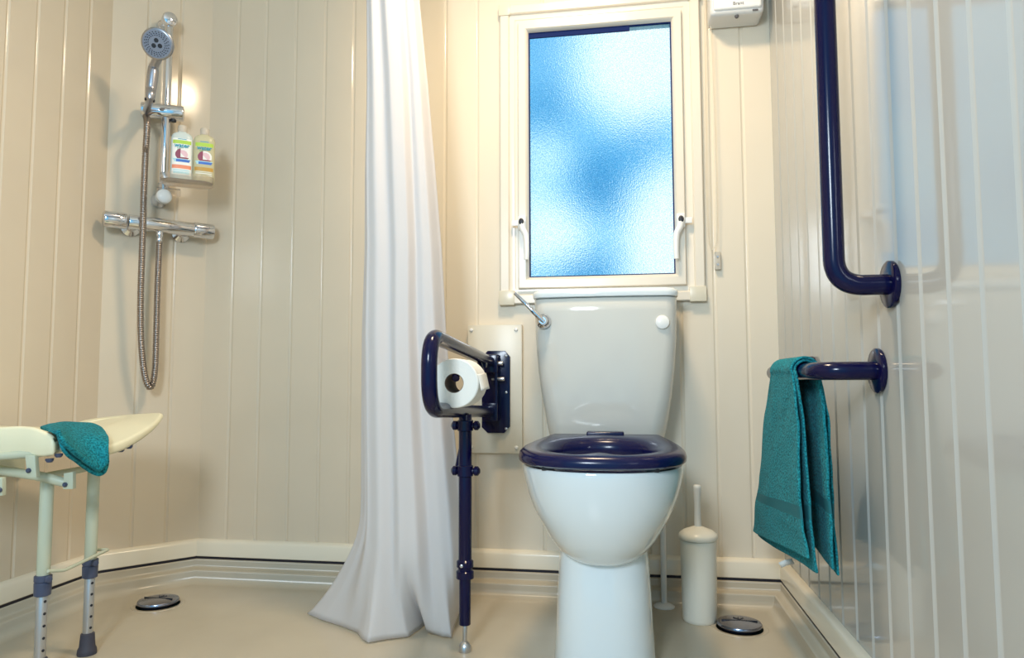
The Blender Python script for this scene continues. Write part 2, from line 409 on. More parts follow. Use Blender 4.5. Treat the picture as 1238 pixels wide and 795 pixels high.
# ------------------------------------------------------------------ toilet
TX = -0.058
toilet = thing('toilet', 'white close-coupled toilet with a dark blue seat under the window', 'toilet', (TX, -0.35, 0))
def egg(hw, yf, yb, yc, z, bw, n=64, e=2.25):
    """outline: rounded front, tapering towards a squared back"""
    pts = []
    for i in range(n):
        a = 2*PI*i/n; s, c = math.sin(a), math.cos(a)
        sx = math.copysign(abs(s)**(2/e), s); cy = math.copysign(abs(c)**(2/e), c)
        if c >= 0: x = hw*sx; y = yc - (yc-yf)*cy
        else:
            y = yc - (yb-yc)*cy*1.0; w = hw + (bw-hw)*(abs(cy)**1.4); sq = math.copysign(abs(s)**(2/5.0), s); x = w*sq
        pts.append(Vector((TX+x, y, z)))
    return pts
secs = [ # z, hw, yfront, yback, ycentre, backwidth
    (0.240, 0.070, -0.575, -0.22, -0.46, 0.07), (0.246, 0.086, -0.602, -0.20, -0.46, 0.085), (0.257, 0.100, -0.620, -0.18, -0.46, 0.095), (0.275, 0.114, -0.638, -0.16, -0.47, 0.11), (0.295, 0.127, -0.653, -0.14, -0.48, 0.125),
    (0.330, 0.146, -0.672, -0.10, -0.49, 0.14), (0.360, 0.160, -0.684, -0.06, -0.50, 0.15), (0.390, 0.171, -0.692, -0.04, -0.50, 0.155), (0.420, 0.179, -0.699, -0.03, -0.50, 0.158),
    (0.445, 0.1835, -0.703, -0.025, -0.50, 0.16), (0.453, 0.1835, -0.703, -0.025, -0.50, 0.16), (0.457, 0.181, -0.701, -0.027, -0.50, 0.157)]
bm = BM()
rings = [egg(hw, yf, yb, yc, z, bw) for z, hw, yf, yb, yc, bw in secs]
def inner(hw, yf, yb, z): return [Vector((TX+hw*math.sin(2*PI*i/64), (yf+yb)/2-(yb-yf)/2*math.cos(2*PI*i/64), z)) for i in range(64)]
rings += [inner(0.140, -0.655, -0.27, 0.457), inner(0.130, -0.645, -0.28, 0.449), inner(0.128, -0.64, -0.28, 0.43), inner(0.115, -0.62, -0.29, 0.36), inner(0.07, -0.55, -0.32, 0.27), inner(0.03, -0.47, -0.36, 0.25)]
merge(bm, rings, True, True, True)
obj('bowl', bm, M['ceramic'], toilet, angle=50)
bm = BM()
ped = [(0.0, 0.117, -0.605, -0.03, -0.47, 0.113), (0.006, 0.117, -0.605, -0.03, -0.47, 0.113), (0.03, 0.115, -0.602, -0.03, -0.47, 0.115), (0.10, 0.111, -0.596, -0.03, -0.47, 0.112), (0.16, 0.1085, -0.590, -0.03, -0.47, 0.108),
       (0.20, 0.106, -0.585, -0.03, -0.47, 0.105), (0.235, 0.104, -0.582, -0.04, -0.47, 0.103), (0.30, 0.095, -0.57, -0.06, -0.47, 0.10), (0.34, 0.09, -0.56, -0.06, -0.47, 0.10)]
merge(bm, [egg(hw, yf, yb, yc, z, bw, e=2.6) for z, hw, yf, yb, yc, bw in ped], True, True, True)
obj('pedestal', bm, M['ceramic'], toilet, angle=50)
# cistern: rounded box that narrows to the bottom
def rrect(cx, cy, hx, hy, r, z, n=8, bow=0.0):
    pts = []
    for k, (sx, sy) in enumerate(((1, 1), (-1, 1), (-1, -1), (1, -1))):
        for i in range(n+1):
            a = PI/2*(k + i/n); x = cx+sx*(hx-r)+r*math.cos(a); y = cy+sy*(hy-r)+r*math.sin(a)
            pts.append(Vector((x, y, z)))
    # subdivide & bow the front
    out = []
    for i, p in enumerate(pts):
        q = pts[(i+1) % len(pts)]; out.append(p)
        if i % (n+1) == n:
            for t in [k/10 for k in range(1, 10)]: out.append(p.lerp(q, t))
    for p in out:
        if p.y < cy: p.y -= bow*(1-((p.x-cx)/hx)**2)*((cy-p.y)/hy)
    return out
bm = BM()
cs = [(0.462, 0.135, 0.065, 0.05), (0.470, 0.152, 0.075, 0.05), (0.490, 0.163, 0.080, 0.05), (0.53, 0.171, 0.083, 0.045), (0.60, 0.182, 0.086, 0.04), (0.68, 0.191, 0.088, 0.036), (0.76, 0.197, 0.089, 0.034), (0.84, 0.199, 0.090, 0.032), (0.874, 0.200, 0.090, 0.032), (0.878, 0.198, 0.088, 0.03)]
merge(bm, [rrect(TX, -0.020-hy, hx, hy, r, z, bow=0.014) for z, hx, hy, r in cs], True, True, True)
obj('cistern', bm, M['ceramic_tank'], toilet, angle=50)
bm = BM()
ls = [(0.8795, 0.198, 0.090, 0.03), (0.881, 0.203, 0.094, 0.033), (0.890, 0.2045, 0.0955, 0.034), (0.897, 0.203, 0.094, 0.033), (0.903, 0.195, 0.087, 0.03), (0.906, 0.170, 0.066, 0.025), (0.907, 0.10, 0.03, 0.02)]
merge(bm, [rrect(TX, -0.022-0.09, hx, hy, r, z, bow=0.014) for z, hx, hy, r in ls], True, True, True)
obj('cistern_lid', bm, M['ceramic'], toilet, angle=50)
c = at_y(657, 388, -0.214)
bm = BM(); lathe(bm, [(0.021, 0), (0.021, 0.004), (0.017, 0.010), (0.013, 0.014), (0.013, 0.024), (0.010, 0.028)], (c.x, -0.208, c.z), (0, -1, 0), 28)
lv = obj('flush_lever', bm, M['chrome'], toilet)
e = at_y(622, 354, -0.250)
bm = BM(); tube(bm, smooth_path([(c.x+0.004, -0.230, c.z-0.004), c.lerp(e, 0.3)+Vector((0, -0.012, 0)), c.lerp(e, 0.7), e], 6), 0.0052, 12, lambda t: 1.5-0.65*t)
obj('lever_arm', bm, M['chrome'], lv)
c = at_y(801, 389, -0.212)
bm = BM(); lathe(bm, [(0.019, 0), (0.0195, 0.003), (0.018, 0.006), (0.012, 0.008), (0.004, 0.0085)], (c.x, -0.203, c.z), (0, -1, 0), 28)
obj('blanking_cap', bm, M['white_pl'], toilet, label='round white blanking cap')
# seat
SZ = 0.468
def seat_out(k, z, n=96):
    """outer outline: round front, straight sides angling to a narrow back; k = inset"""
    ctrl = []
    hw = 0.189-k; yf = -0.716+k; yc = -0.535; yb = -0.235-k*0.8; bw = 0.150-k*0.8
    pts = []
    for i in range(n):
        a = 2*PI*i/n; s, c = math.sin(a), math.cos(a)
        if c >= 0:
            e = 2.35; pts.append(Vector((TX+hw*math.copysign(abs(s)**(2/e), s), yc-(yc-yf)*abs(c)**(2/e), z)))
        else:
            # straight taper then back edge
            t = (abs(math.atan2(s, c))-PI/2)/(PI/2)  # 0 side ..1 back centre
            sg = 1 if s >= 0 else -1
            if t < 0.06: y = yc+(-0.515-yc)*t/0.06; x = hw
            elif t < 0.5:
                u = (t-0.06)/0.44; y = -0.515+(yb+0.515)*u; x = hw+(bw-hw)*u**1.25
            else:
                u = (t-0.5)/0.5; y = yb; x = bw*(1-u)
            pts.append(Vector((TX+sg*x, y, z)))
    return pts
def seat_in(k, z, n=96, notch=1.0):
    pts = []
    for i in range(n):
        a = 2*PI*i/n; s, c = math.sin(a), math.cos(a); e = 2.2
        hx = 0.122+k; yf = -0.664-k; yb = -0.345+k; yc = -0.50
        x = hx*math.copysign(abs(s)**(2/e), s); y = yc-(yc-yf)*abs(c)**(2/e) if c >= 0 else yc+(yb-yc)*abs(c)**(2/e)
        if c > 0: y += notch*0.016*math.exp(-(x/0.022)**2)
        pts.append(Vector((TX+x, y, z)))
    return pts
bm = BM()
zz = SZ
prof_rings = [seat_in(0.004, zz-0.0095), seat_out(0.008, zz-0.004), seat_out(0.001, zz), seat_out(0.0, zz+0.008), seat_out(0.003, zz+0.017), seat_out(0.010, zz+0.0235), seat_out(0.019, zz+0.0255), 
              seat_in(0.026, zz+0.0245), seat_in(0.015, zz+0.020), seat_in(0.005, zz+0.012), seat_in(0.0, zz-0.002), seat_in(0.004, zz-0.0095)]
# raise the little lip at the inner front edge
for r in prof_rings[7:10]:
    for p in r:
        if p.y < -0.55: p.z += 0.004*math.exp(-((p.x-TX)/0.03)**2)
for r in prof_rings[2:10]:
    for p in r: p.z += 0.010*min(1.0, max(0.0, (p.y+0.70)/0.46))
prof_rings[-1] = [p.copy() for p in prof_rings[0]]
merge(bm, prof_rings, True)
st = obj('toilet_seat', bm, M['navy2'], toilet, angle=50)
bm = BM(); box(bm, (TX-0.050, -0.262, zz+0.020), (TX+0.050, -0.222, zz+0.042), 0.005, 3)
obj('hinge_block', bm, M['navy2'], st)
for sx in (-1, 1):
    for yy, xx in ((-0.655, 0.11), (-0.40, 0.165)):
        bm = BM(); box(bm, (TX+sx*xx-0.014, yy-0.012, 0.456), (TX+sx*xx+0.014, yy+0.012, zz), 0.003)
        obj('buffer', bm, M['dark'], st)

# ------------------------------------------------------------------ water pipe behind toilet, brush, drains
p = Vector((0.098, -0.062, 0.0))
t = thing('water_pipe', 'thin white vertical pipe rising from floor behind the toilet pan', 'pipe', p)
bm = BM(); cyl(bm, p+Vector((0, 0, 0.0)), p+Vector((0, 0, 0.40)), 0.0085, 20); obj('pipe', bm, M['white_pl'], t)
bm = BM(); lathe(bm, [(0.030, 0.0), (0.030, 0.003), (0.022, 0.008), (0.012, 0.011)], p, (0, 0, 1), 28); obj('floor_collar', bm, M['white_pl'], t)
bq = at_z(846, 747, 0.0); bq = Vector((0.187, -0.165, 0))
t = thing('toilet_brush_holder', 'tall cream cylindrical toilet brush holder on floor right of the toilet', 'brush holder', bq)
bm = BM(); lathe(bm, [(0.042, 0), (0.0445, 0.003), (0.0455, 0.01), (0.048, 0.19), (0.049, 0.214), (0.046, 0.216), (0.044, 0.205), (0.042, 0.02), (0.01, 0.012)], bq, (0, 0, 1), 40)
obj('holder_pot', bm, M['brush_pl'], t)
t = thing('toilet_brush', 'cream toilet brush, thin handle and sloped lid, standing in its holder', 'toilet brush', bq+Vector((0, 0, 0.06)))
bm = BM(); lathe(bm, [(0.0505, 0.2165), (0.052, 0.219), (0.052, 0.226), (0.050, 0.231), (0.040, 0.239), (0.020, 0.247), (0.012, 0.250), (0.006, 0.252)], bq, (0, 0, 1), 40)
obj('lid', bm, M['brush_pl'], t)
bm = BM(); lathe(bm, [(0.0095, 0.245), (0.0095, 0.26), (0.0085, 0.31), (0.0105, 0.352), (0.0105, 0.358), (0.008, 0.361)], bq, (0, 0, 1), 20)
obj('handle', bm, M['white_pl'], t)
bm = BM(); lathe(bm, [(0.006, 0.226), (0.006, 0.14), (0.03, 0.135), (0.034, 0.09), (0.03, 0.05), (0.01, 0.045)], bq, (0, 0, 1), 24)
obj('bristles', bm, M['white_pl'], t)
for (x, y, r, lb) in ((-1.355, -0.263, 0.056, 'round chrome drain cover in shower floor at the angled corner'), (0.284, -0.207, 0.057, 'round chrome drain cover on floor beside the toilet brush holder')):
    o = Vector((x, y, 0))
    t = thing('floor_drain', lb, 'drain', o)
    bm = BM(); lathe(bm, [(r*0.86, -0.001), (r*0.92, 0.006)], o, (0, 0, 1), 40); obj('drain_throat', bm, M['black'], t)
    bm = BM(); lathe(bm, [(r*0.9, 0.006), (r, 0.008), (r, 0.012), (r*0.97, 0.0145), (r*0.8, 0.0165), (r*0.4, 0.0185), (r*0.05, 0.019)], o, (0, 0, 1), 48)
    cv = obj('drain_cover', bm, M['drain'], t)
    bm = BM()
    box(bm, (x-r*0.8, y-0.0015, 0.0165), (x+r*0.8, y+0.0015, 0.0197), 0.0005)
    for a in (-0.6, 0.6, 0):
        d = Vector((math.sin(a), math.cos(a), 0)); cyl(bm, o+Vector((0, 0.004, 0.019)), o+d*0.022+Vector((0, 0.004, 0.0185)), 0.0017, 8)
    obj('raised_mark', bm, M['dark'], cv)
    bm = BM(); lathe(bm, [(r*1.28, 0.0), (r*1.26, 0.0012), (r*1.10, 0.0015), (r*1.05, 0.0)], o, (0, 0, 1), 48); obj('floor_ring', bm, M['floor'], t)

# ------------------------------------------------------------------ mounting board + hinged support rail + roll
bx0, bx1, bz0, bz1 = -0.489, -0.317, 0.424, 0.821
t = thing('mounting_board', 'cream rectangular board screwed to wall behind the hinged blue rail', 'board', ((bx0+bx1)/2, 0, bz0))
bm = BM(); box(bm, (bx0, -0.022, bz0), (bx1, -0.0005, bz1), 0.003); obj('panel', bm, M['board'], t)
for x in (bx0+0.012, bx1-0.018):
    for z in (bz0+0.018, bz1-0.016):
        bm = BM(); lathe(bm, [(0.006, 0), (0.006, 0.002), (0.004, 0.0045), (0.001, 0.005)], (x, -0.0215, z), (0, -1, 0), 16); obj('screw_cap', bm, M['white_pl'], t)
RN, RF = -0.392, -0.409
rail = thing('hinged_support_rail', 'navy blue fold-down support rail with floor leg beside the toilet', 'grab rail', (-0.40, -0.03, 0.55))
def ctop(px, py): return at_y(px, py, -0.03)
pts = [at_y(a, b, -0.024) for a, b in ((583, 432), (590, 424), (611, 424), (617, 431), (617, 515), (610, 523), (590, 523), (583, 516))]
bm = BM(); prism(bm, pts, (0, -0.008, 0), 0.0015)
bp = obj('hinge_plate', bm, M['navy'], rail)
for px, py in ((612, 430), (612, 474), (612, 518)):
    c = at_y(px, py, -0.032); bm = BM(); lathe(bm, [(0.004, 0), (0.004, 0.002), (0.002, 0.003)], c, (0, -1, 0), 12); obj('plate_screw', bm, M['steel'], bp)
for px, py in ((604, 439), (606, 458)):
    c = at_y(px, py, -0.06); bm = BM(); cyl(bm, c+Vector((-0.012, 0, 0)), c+Vector((0.010, 0, 0)), 0.0065, 14); cyl(bm, c+Vector((-0.03, 0, 0)), c+Vector((-0.012, 0, 0)), 0.004, 10)
    obj('hinge_bolt', bm, M['steel'], bp)
bm = BM()
for zz_ in (0.70, 0.555): box(bm, (RF-0.022, -0.085, zz_-0.030), (RF+0.026, -0.030, zz_+0.026), 0.004)
box(bm, (RF+0.014, -0.075, 0.53), (RF+0.024, -0.03, 0.72), 0.002)
obj('hinge_bracket', bm, M['navy'], rail)
YN = -0.80
zt_n, zb_n, zt_f, zb_f = 0.742, 0.590, 0.704, 0.553
loop = round_path([(RF, -0.06, zt_f), (RN, YN, zt_n), (RN, YN, zb_n), (RF, -0.06, zb_f)], 0.062, 12)
bm = BM(); tube(bm, loop, 0.0165, 24)
lt = obj('loop_tube', bm, M['navy'], rail, angle=60)
bm = BM(); box(bm, (RF-0.012, -0.20, 0.684), (RF+0.014, -0.17, 0.705), 0.003); obj('stop_lug', bm, M['navy'], lt)
# floor leg
LX, LY = -0.392, -0.474
zleg = zb_n + (zb_f-zb_n)*((LY-YN)/(-0.06-YN))
bm = BM(); cyl(bm, (LX, LY, 0.215), (LX, LY, zleg-0.008), 0.0160, 24); 
lg = obj('support_leg', bm, M['navy'], rail)
bm = BM(); cyl(bm, (LX, LY, 0.062), (LX, LY, 0.22), 0.0140, 24); obj('inner_leg', bm, M['navy'], lg)
bm = BM(); lathe(bm, [(0.014, 0.170), (0.0215, 0.172), (0.0215, 0.188), (0.017, 0.192), (0.017, 0.197), (0.0205, 0.199), (0.0205, 0.212), (0.016, 0.216), (0.015, 0.235)], (LX, LY, 0), (0, 0, 1), 24); cl = obj('leg_collar', bm, M['navy'], lg)
bm = BM(); c = Vector((LX-0.004, LY-0.0205, 0.205)); lathe(bm, [(0.004, 0), (0.004, 0.002), (0.002, 0.003)], c, (0, -1, 0), 12); obj('collar_screw', bm, M['steel'], cl)
bm = BM(); cyl(bm, (LX, LY, 0.015), (LX, LY, 0.066), 0.0055, 14); lathe(bm, [(0.015, 0), (0.0155, 0.003), (0.0145, 0.013), (0.010, 0.020), (0.0055, 0.024)], (LX, LY, 0), (0, 0, 1), 24)
obj('adjustable_foot', bm, M['steel'], lg)
for z, w in ((0.538, 0.030), (0.428, 0.030)):
    bm = BM(); cyl(bm, (LX-w, LY, z), (LX+w+0.004, LY, z), 0.0075, 14)
    lathe(bm, [(0.006, 0), (0.0115, 0.004), (0.0115, 0.012), (0.005, 0.017)], (LX-w+0.012, LY, z), (-1, 0, 0), 16); lathe(bm, [(0.006, 0), (0.0115, 0.004), (0.0115, 0.012), (0.005, 0.017)], (LX+w-0.01, LY, z), (1, 0, 0), 16)
    lathe(bm, [(0.0165, -0.014), (0.0195, -0.012), (0.0195, 0.012), (0.0165, 0.014)], (LX, LY, z), (0, 0, 1), 24)
    obj('clamp_knob', bm, M['navy'], lg)
bm = BM(); tube(bm, smooth_path([(LX-0.028, LY+0.03, 0.428), (LX-0.024, LY+0.05, 0.47), (LX-0.012, LY+0.06, 0.53), (LX, LY+0.05, zleg)], 6), 0.006, 10); obj('strut', bm, M['navy'], lg)
# roll holder arm
RC = at_y(549, 463, -0.665); roll_y0, roll_y1 = -0.665, -0.565
bm = BM(); ax, az = RC.x, RC.z
tube(bm, round_path([(RF+0.004, -0.25, 0.702), (RF+0.02, -0.27, az+0.025), (ax, -0.42, az+0.026), (ax, -0.645, az+0.0235), (ax+0.003, -0.662, az+0.010)], 0.02, 6), 0.0062, 12, lambda t_: 1.0 if t_ < .92 else 1.35)
obj('roll_arm', bm, M['navy'], rail)
roll = thing('toilet_roll', 'white toilet paper roll hanging on the hinged blue rail', 'toilet roll', (ax, roll_y1, az))
bm = BM(); R0, R1 = 0.0545, 0.0215
ring_prof = [(R1, 0), (R0-0.002, 0), (R0, 0.002), (R0, 0.098), (R0-0.002, 0.1), (R1, 0.1)]
rings = [[Vector((ax+r*math.cos(2*PI*i/56), roll_y0+h, az+r*math.sin(2*PI*i/56))) for i in range(56)] for r, h in ring_prof]
merge(bm, rings, True); obj('paper', bm, M['paper'], roll, angle=35)
bm = BM(); rings = [[Vector((ax+r*math.cos(2*PI*i/40), roll_y0+h, az+r*math.sin(2*PI*i/40))) for i in range(40)] for r, h in [(R1, 0.0005), (R1-0.0012, 0.0005), (R1-0.0012, 0.0995), (R1, 0.0995), (R1, 0.0005)]]
merge(bm, rings, True); obj('core', bm, M['card'], roll, angle=35)
bm = BM(); rows = []
for k in range(9):
    s = k/8; a = 0.35-0.35*s
    base = Vector((ax+(R0+0.0008)*math.cos(a), 0, az+(R0+0.0008)*math.sin(a))) if s < 0.5 else Vector((ax+R0+0.001+0.010*(s-.5), 0, az+0.01-0.045*(s-.4)))
    rows.append([Vector((base.x, roll_y0+0.003, base.z)), Vector((base.x, roll_y1-0.004, base.z+0.004))])
merge(bm, rows, False); obj('loose_sheet', bm, M['paper'], roll, solid=0.0008)

# ------------------------------------------------------------------ right wall grab rails
def flange(bm, c, r=0.038, th=0.009):
    lathe(bm, [(r-0.001, 0), (r, 0.002), (r, th-0.002), (r-0.0025, th), (r*0.5, th+0.0008), (0.002, th+0.001)], c, (-1, 0, 0), 40)
v0 = Vector((XR, -0.915, 0.808)); so = 0.092
t = thing('vertical_grab_rail', 'navy blue upright grab rail high on right wall above the towel', 'grab rail', v0)
x1 = XR-so
bm = BM(); tube(bm, round_path([(XR-0.004, v0.y, v0.z), (x1, v0.y, v0.z), (x1, v0.y, 1.72), (XR-0.004, v0.y, 1.72)], 0.078, 14), 0.0175, 24); obj('rail_tube', bm, M['navy'], t, angle=60)
for z in (v0.z, 1.72):
    bm = BM(); flange(bm, (XR-0.0005, v0.y, z), 0.040); fl = obj('wall_flange', bm, M['navy'], t)
l0 = Vector((XR, -0.838, 0.664)); xs = XR-0.100; l1 = Vector((XR, at_x(931, 442, xs).y, 0.664))
t = thing('horizontal_grab_rail', 'short navy blue level grab rail on right wall with towel over it', 'grab rail', l0)
bm = BM(); tube(bm, round_path([(XR-0.004, l0.y, l0.z), (xs, l0.y, l0.z), (xs, l1.y, l1.z), (XR-0.004, l1.y, l1.z)], 0.058, 12), 0.0165, 24); obj('rail_tube', bm, M['navy'], t, angle=60)
for c in (l0, l1):
    bm = BM(); flange(bm, (XR-0.0005, c.y, c.z), 0.040); obj('wall_flange', bm, M['navy'], t)

# ------------------------------------------------------------------ towel over the rail
def sheet(bm, grid, mi=None):
    rows = [[bm.verts.new(p) for p in r] for r in grid]
    for i in range(len(rows)-1):
        for j in range(len(rows[0])-1):
            f = bm.faces.new((rows[i][j], rows[i][j+1], rows[i+1][j+1], rows[i+1][j]))
            f.material_index = mi(i, j) if mi else 0
def lerp_key(keys, s):
    for (a, va), (b, vb) in zip(keys[:-1], keys[1:]):
        if s <= b:
            u = (s-a)/(b-a) if b > a else 0; u = u*u*(3-2*u)*0.35+u*0.65
            return va.lerp(vb, u)
    return keys[-1][1]
yfar, ynear = at_x(932, 440, xs-0.025).y, -0.735
rz, rx, rr = 0.665, xs, 0.0235
def towel_sheet(left_far, left_near, right_far, right_near, rad, nw=22, nv=110, amp=0.003, seed=0):
    """grid running from the room-side hem, over the rail, to the wall-side hem"""
    g = []
    for i in range(nv+1):
        s = i/nv
        row = []
        for j in range(nw+1):
            w = j/nw; yy = yfar+(ynear-yfar)*w
            if s < 0.47:
                k = s/0.47
                A = lerp_key(left_far, 1-k); B = lerp_key(left_near, 1-k); p = A.lerp(B, w)
                p = p + Vector((-1, 0, 0))*(0.006*math.sin(w*PI*1.6+0.4)*(1-k))
            elif s <= 0.53:
                a = PI*(s-0.47)/0.06; p = Vector((rx-rad*math.cos(a), yy, rz+rad*math.sin(a)))
            else:
                k = (s-0.53)/0.47
                A = lerp_key(right_far, k); B = lerp_key(right_near, k); p = A.lerp(B, w)
            nz = noise.noise(Vector((s*14+seed, w*5, seed)))*amp
            row.append(p+Vector((nz, nz*0.4, 0)))
        g.append(row)
    return g
def VX(px, py, x): return at_x(px, py, x)
top = lambda y, rad: [Vector((rx-rad, y, rz)), Vector((rx+rad, y, rz))]
lf, rf_ = top(yfar, rr), None
LF = [(0, Vector((rx-rr, yfar, rz))), (0.25, VX(925.5, 500, rx-0.022)), (0.62, VX(919, 585, rx-0.024)), (0.70, VX(916, 600, rx-0.025)), (1.0, VX(912, 642, rx-0.025))]
LN = [(0, Vector((rx-rr, ynear, rz))), (0.25, VX(964, 505, rx-0.024)), (0.62, VX(966, 600, rx-0.03)), (0.78, VX(969, 640, rx-0.03)), (1.0, VX(975, 676, rx-0.03))]
RFk = [(0, Vector((rx+rr, yfar, rz))), (0.5, Vector((rx+0.030, yfar, 0.50))), (1.0, Vector((rx+0.036, yfar+0.01, 0.335)))]
RNk = [(0, Vector((rx+rr, ynear, rz))), (0.25, VX(1001, 500, rx+0.030)), (0.62, VX(1007, 590, rx+0.036)), (0.8, VX(1009, 640, rx+0.036)), (1.0, VX(1014, 697, rx+0.036))]
def band(i, j):
    s = i/110
    for a in (0.135, 0.865):
        if abs(s-a) < 0.014: return 1
    return 0
bm = BM()
sheet(bm, towel_sheet(LF, LN, RFk, RNk, rr+0.004), band)
# second (inner) layer of the folded towel, hanging a little longer and further forward
sh = lambda keys, dx, dz, dy: [(k, v+Vector((dx*(0.25+0.75*k), dy*k, dz*k))) for k, v in keys]
ynear2 = ynear
LF2 = sh(LF, 0.012, -0.010, 0.0); LN2 = [(0, Vector((rx-rr+0.002, ynear-0.012, rz))), (0.25, VX(971, 505, rx-0.012)), (0.62, VX(977, 600, rx-0.014)), (0.8, VX(980, 645, rx-0.014)), (1.0, VX(986, 694, rx-0.012))]
RF2 = sh(RFk, -0.010, -0.005, 0.0); RN2 = [(0, Vector((rx+rr-0.002, ynear-0.006, rz))), (0.25, VX(997, 500, rx+0.018)), (0.62, VX(1003, 590, rx+0.022)), (1.0, VX(1008, 690, rx+0.022))]
sheet(bm, towel_sheet(LF2, LN2, RF2, RN2, rr-0.002, seed=5), band)
tw = obj('hand_towel', bm, [M['teal'], M['teal_band']], loc=(rx, -0.57, 0.5), label='teal terry hand towel folded over the level blue rail on right wall', cat='towel', solid=0.0062, angle=80, sub=1)
bm = BM(); a = at_t(962, 681, 1.62); b = at_t(943, 681, 1.62)
sheet(bm, [[at_t(x, y, 1.60) for x, y in ((957, 675), (961, 681))], [at_t(x, y, 1.60) for x, y in ((949, 676), (952, 683))], [at_t(x, y, 1.60) for x, y in ((941, 680), (945, 686))]])
obj('care_label', bm, M['l_white'], tw, solid=0.0006, label='small white care label')

# ------------------------------------------------------------------ shower curtain
def curtain():
    nz_, nu = 120, 90
    Lk = [(-260, 436), (0, 436), (100, 436), (200, 434), (300, 434), (400, 431), (500, 430), (600, 429), (660, 427), (700, 424)]
    Rk = [(-260, 492), (0, 505), (100, 515), (200, 523), (300, 530), (400, 534), (500, 541), (600, 550), (660, 555), (700, 557)]
    def ip(K, v):
        for (a, x), (b, y) in zip(K[:-1], K[1:]):
            if v <= b: return x+(y-x)*(v-a)/(b-a)
        return K[-1][1]
    Y0 = -0.40
    fold = [(0, .055), (.08, .035), (.17, -.03), (.30, -.048), (.42, -.034), (.52, -.05), (.66, -.045), (.75, -.012), (.84, -.018), (.92, -.012), (1.0, .045)]
    def fo(u, K):
        for (a, x), (b, y) in zip(K[:-1], K[1:]):
            if u <= b:
                t = (u-a)/(b-a); t = t*t*(3-2*t); return x+(y-x)*t
        return K[-1][1]
    hemp = [(0, 371, 741), (.06, 387, 748), (.13, 412, 756), (.20, 432, 764), (.22, 438, 772), (.26, 445, 776), (.36, 468, 772), (.47, 494, 769), (.53, 510, 758), (.57, 519, 750), (.64, 517, 764), (.78, 535, 769), (.86, 546, 770), (.92, 549, 757), (1.0, 556, 737)]
    def hem(u):
        for a, b in zip(hemp[:-1], hemp[1:]):
            if u <= b[0]:
                t = (u-a[0])/(b[0]-a[0]); t = t*t*(3-2*t)*0.4+t*0.6
                return at_z(a[1]+(b[1]-a[1])*t, a[2]+(b[2]-a[2])*t, 0.005)
        return at_z(556, 737, 0.005)
    g = []
    for i in range(nz_+1):
        s = i/nz_
        row = []
        for j in range(nu+1):
            u = j/nu
            zt = 2.27
            z = zt*(1-s)**1.0
            # pixel row of that height on the hanging plane
            dv = CAM + ray(480, 400)*1.8
            # solve row
            lo_, hi_ = -400.0, 800.0
            if j == 0:
                for _ in range(26):
                    mid = (lo_+hi_)/2
                    if at_y(480, mid, Y0).z > z: lo_ = mid
                    else: hi_ = mid
                rowpx = (lo_+hi_)/2
            xl = at_y(ip(Lk, rowpx), rowpx, Y0).x; xr = at_y(ip(Rk, rowpx), rowpx, Y0).x
            amp = 0.55+0.5*s
            x = xl+(xr-xl)*u; y = Y0 + fo(u, fold)*amp
            x += 0.004*math.sin(9*u+3*s*2)
            p = Vector((x, y, z))
            p += Vector((0, 1, 0))*(0.004*noise.noise(Vector((u*4, s*3, 1.3))))
            zb = 0.30 if u < 0.2 else 0.22
            if z < zb:
                k = 1-z/zb; k = k*k*(1.25-0.25*k) if u >= 0.2 else k**1.8
                h = hem(u)
                p = Vector((p.x+(h.x-p.x)*k, p.y+(h.y-p.y)*k, max(z, 0.0045)+0.0*k))
            row.append(p)
        g.append(row)
    return g
bm = BM(); sheet(bm, curtain())
ct = obj('shower_curtain', bm, M['curtain'], loc=(-0.65, -0.4, 0), label='white cloth shower curtain hanging to the floor left of toilet', cat='curtain', angle=180, solid=0.0012)

# ------------------------------------------------------------------ shower riser rail
rv = Vector((0, 0, 0)); a_, b_ = at_d(205, 25, 0.062), at_d(197, 238, 0.062)
RX, RY = (a_.x+b_.x)/2, (a_.y+b_.y)/2
rtop, rbot = a_.z, b_.z
t = thing('shower_riser_rail', 'chrome shower riser rail on the angled shower corner wall', 'shower rail', (RX, RY, rbot))
bm = BM(); cyl(bm, (RX, RY, rbot-0.01), (RX, RY, rtop+0.004), 0.0130, 24); obj('rail_bar', bm, M['chrome'], t)
for z in (rtop, rbot):
    c = Vector((RX, RY, z)); w = c-NL*0.062
    bm = BM(); lathe(bm, [(0.024, 0.0), (0.024, 0.006), (0.018, 0.014), (0.015, 0.03), (0.016, 0.05), (0.0225, 0.056), (0.0235, 0.074), (0.0205, 0.080), (0.012, 0.0835), (0.002, 0.0845)], w, NL, 28)
    eb = obj('end_bracket', bm, M['chrome'], t)
    if z == rbot:
        bm = BM(); lathe(bm, [(0.0225, 0.058), (0.0232, 0.062), (0.0232, 0.076), (0.020, 0.082), (0.012, 0.0855), (0.002, 0.0865)], w, NL, 28); obj('cap_reflection', bm, M['white_pl'], eb, label='white reflection on the round bracket end')  # white disc standing in for a reflection on the chrome bracket end
ch = (rt - Vector((0, 0, rt.z))).normalized()*0.94 + Vector((fw.x, fw.y, 0)).normalized()*0.34
ch.normalize(); cf = Vector((0, 0, 1)).cross(ch)   # horizontal axis of the fittings, and its perpendicular into the wall
cc = Vector((RX, RY, at_d(199, 135, 0.062).z))
bm = BM(); cyl(bm, cc-ch*0.072, cc+ch*0.052, 0.0245, 28, 0.003)
sl_ = obj('slider_clamp', bm, M['chrome'], t)
bm = BM(); cyl(bm, cc+ch*0.022-Vector((0, 0, 0.018)), cc+ch*0.022-Vector((0, 0, 0.031)), 0.009, 16); obj('clamp_screw', bm, M['dark'], sl_)
